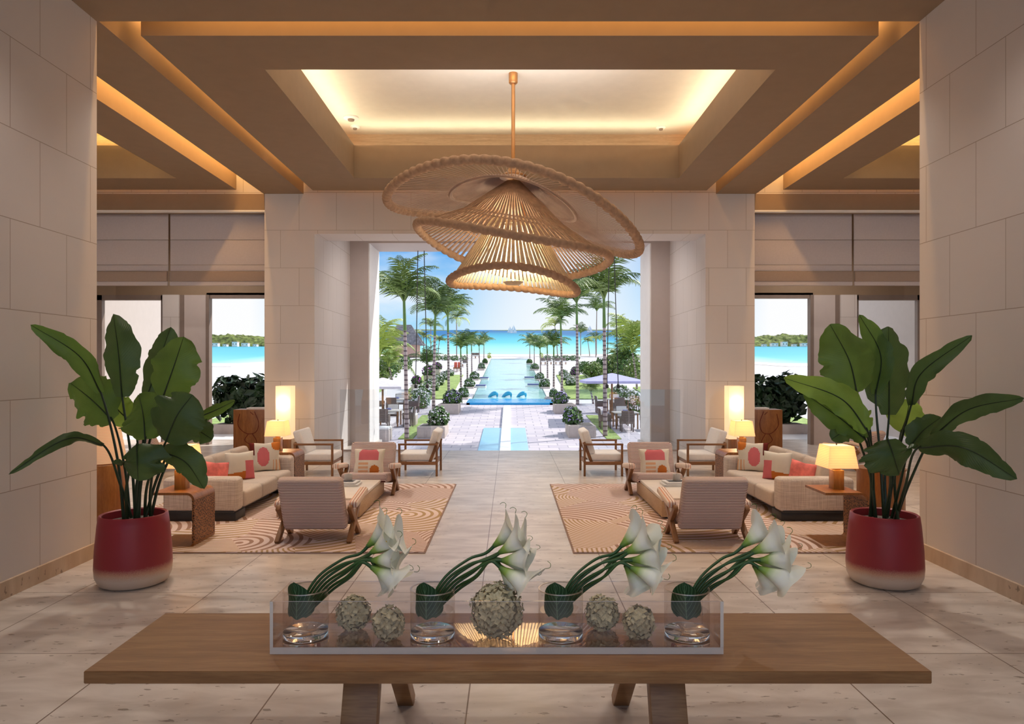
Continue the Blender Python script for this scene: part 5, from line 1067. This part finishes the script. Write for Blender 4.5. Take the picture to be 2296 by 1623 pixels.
# boats
def boat(x, y, hpx, lb):
    b = G(x, y); k = b.y/F; t = T('sailboat', lb, 'sailboat', b, 0, 'sailboats at sea')
    bm = bmesh.new(); n = 8
    box('hull', (0, 0, .5*k), (hpx*.75*k, hpx*.2*k, 1.6*k), 'sail', t, .4*k); tube('mast', [(0, 0, 0), (0, 0, hpx*k)], .18*k, 'sail', t, 5)
    for nm, tri in (('mainsail', ((.04, .12), (.42, .14), (.04, .95))), ('jib', ((-.04, .12), (-.36, .14), (-.04, .85)))):
        bm = bmesh.new(); v = [bm.verts.new((a*hpx*k, yy, c*hpx*k)) for yy in (-.1*k, .1*k) for a, c in tri]; bm.faces.new(v[:3]); bm.faces.new(v[3:][::-1])
        for q in range(3): bm.faces.new((v[q], v[3+q], v[3+(q+1) % 3], v[(q+1) % 3]))
        from_bm(nm, bm, 'sail', t)
boat(1151, 747, 19, 'larger white sailboat in the middle of the sea'); boat(1143, 746, 15, 'smaller white sailboat just left of the middle one'); boat(942, 744, 9, 'tiny white sailboat near the left palms'); boat(1322, 745, 16, 'faint white sailboat between the right palms')
# hills and islands
def hill(name, x0, x1, y, z0, h, seed, amp=.25, dep=None):
    dep = dep or (x1-x0)*.35; bm = bmesh.new(); nu, nv = 150, 30; g = []
    for j in range(nv+1):
        row = []
        for i in range(nu+1):
            u, v = i/nu, j/nv; X_ = x0+(x1-x0)*u; Y_ = y+dep*v; e = (math.sin(PI*u)**.45)*(math.sin(PI*min(1, v+.0001)*.98)**.6)
            f = .75+amp*noise.noise(Vector((u*5+seed, v*3, 0)))*2+.13*noise.noise(Vector((u*26+seed, v*9, 2)))+.10*noise.noise(Vector((u*60+seed, v*22, 4)))
            row.append(bm.verts.new((X_, Y_, gz(Y_)-.5+max(0, h*e*f))))
        g.append(row)
    for j in range(nv):
        for i in range(nu): bm.faces.new((g[j][i], g[j][i+1], g[j+1][i+1], g[j+1][i]))
    o = from_bm(name, bm, 'hill'); o['kind'] = 'structure'; return o
hill('hill', -108, -56, 184, 0, 4.9, 3, .14, 14); hill('hill', 56, 108, 184, 0, 4.9, 9, .14, 14)
d = 700; hill('hill', (1385-CX)*d/F, (1620-CX)*d/F, d, 0, 21, 5, .15, 60); hill('hill', (1100-CX)*2400/F, (1500-CX)*2400/F, 2400, 0, 5, 4, .2, 60); hill('hill', (600-CX)*2400/F, (1010-CX)*2400/F, 2400, 0, 8, 6, .2, 60)
# small white houses at the foot of the side hills
for s, nm in ((-1, 'left'), (1, 'right')):
    for i in range(7):
        x = s*(66+2.6*i); b = (x, 183, gz(183)+.02); t = T('shore_house', 'white house at the foot of the %s hill, number %s from the pier side' % (nm, ['one', 'two', 'three', 'four', 'five', 'six', 'seven'][i]), 'house', b, 0, 'white houses on the far shore')
        h = 1.0+.5*((i*7) % 3)/2; h *= .55+.12*(i % 3); w_ = 1.0+.35*((i*5) % 3); box('wall', (0, 0, h/2), (w_, 1.4, h), 'white', t); box('roof', (0, 0, h+.06), (w_+.15, 1.6, .12), 'hut', t)
        for q in (-.28, .28): box('window', (q*w_, -.71, h*.55), (.18, .03, h*.35), 'dgrey', t)
# dark shrubs in front of the side windows
for s, nm in ((-1, 'left'), (1, 'right')):
    box_ = T('terrace_planter', 'rough grey stone planter outside the %s side window' % nm, 'planter', (s*6.1, 19.4, 0), 0, 'planters outside the side windows'); box('planter_box', (0, 0, .13), (3.9, .7, .26), 'planter', box_, .01); box('soil', (0, 0, .265), (3.7, .5, .01), 'soil', box_)
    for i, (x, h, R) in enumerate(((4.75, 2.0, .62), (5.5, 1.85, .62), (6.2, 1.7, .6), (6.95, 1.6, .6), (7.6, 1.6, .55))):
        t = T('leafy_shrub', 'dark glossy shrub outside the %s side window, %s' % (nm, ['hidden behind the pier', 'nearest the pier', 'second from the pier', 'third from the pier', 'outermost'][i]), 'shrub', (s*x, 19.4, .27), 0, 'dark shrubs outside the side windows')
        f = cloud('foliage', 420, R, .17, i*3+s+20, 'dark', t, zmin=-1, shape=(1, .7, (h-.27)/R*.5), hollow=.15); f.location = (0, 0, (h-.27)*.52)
        for k in (-.2, 0, .2): tube('stem', [(k*.5, 0, 0), (k, 0, h*.6)], .015, 'teak', t, 5)
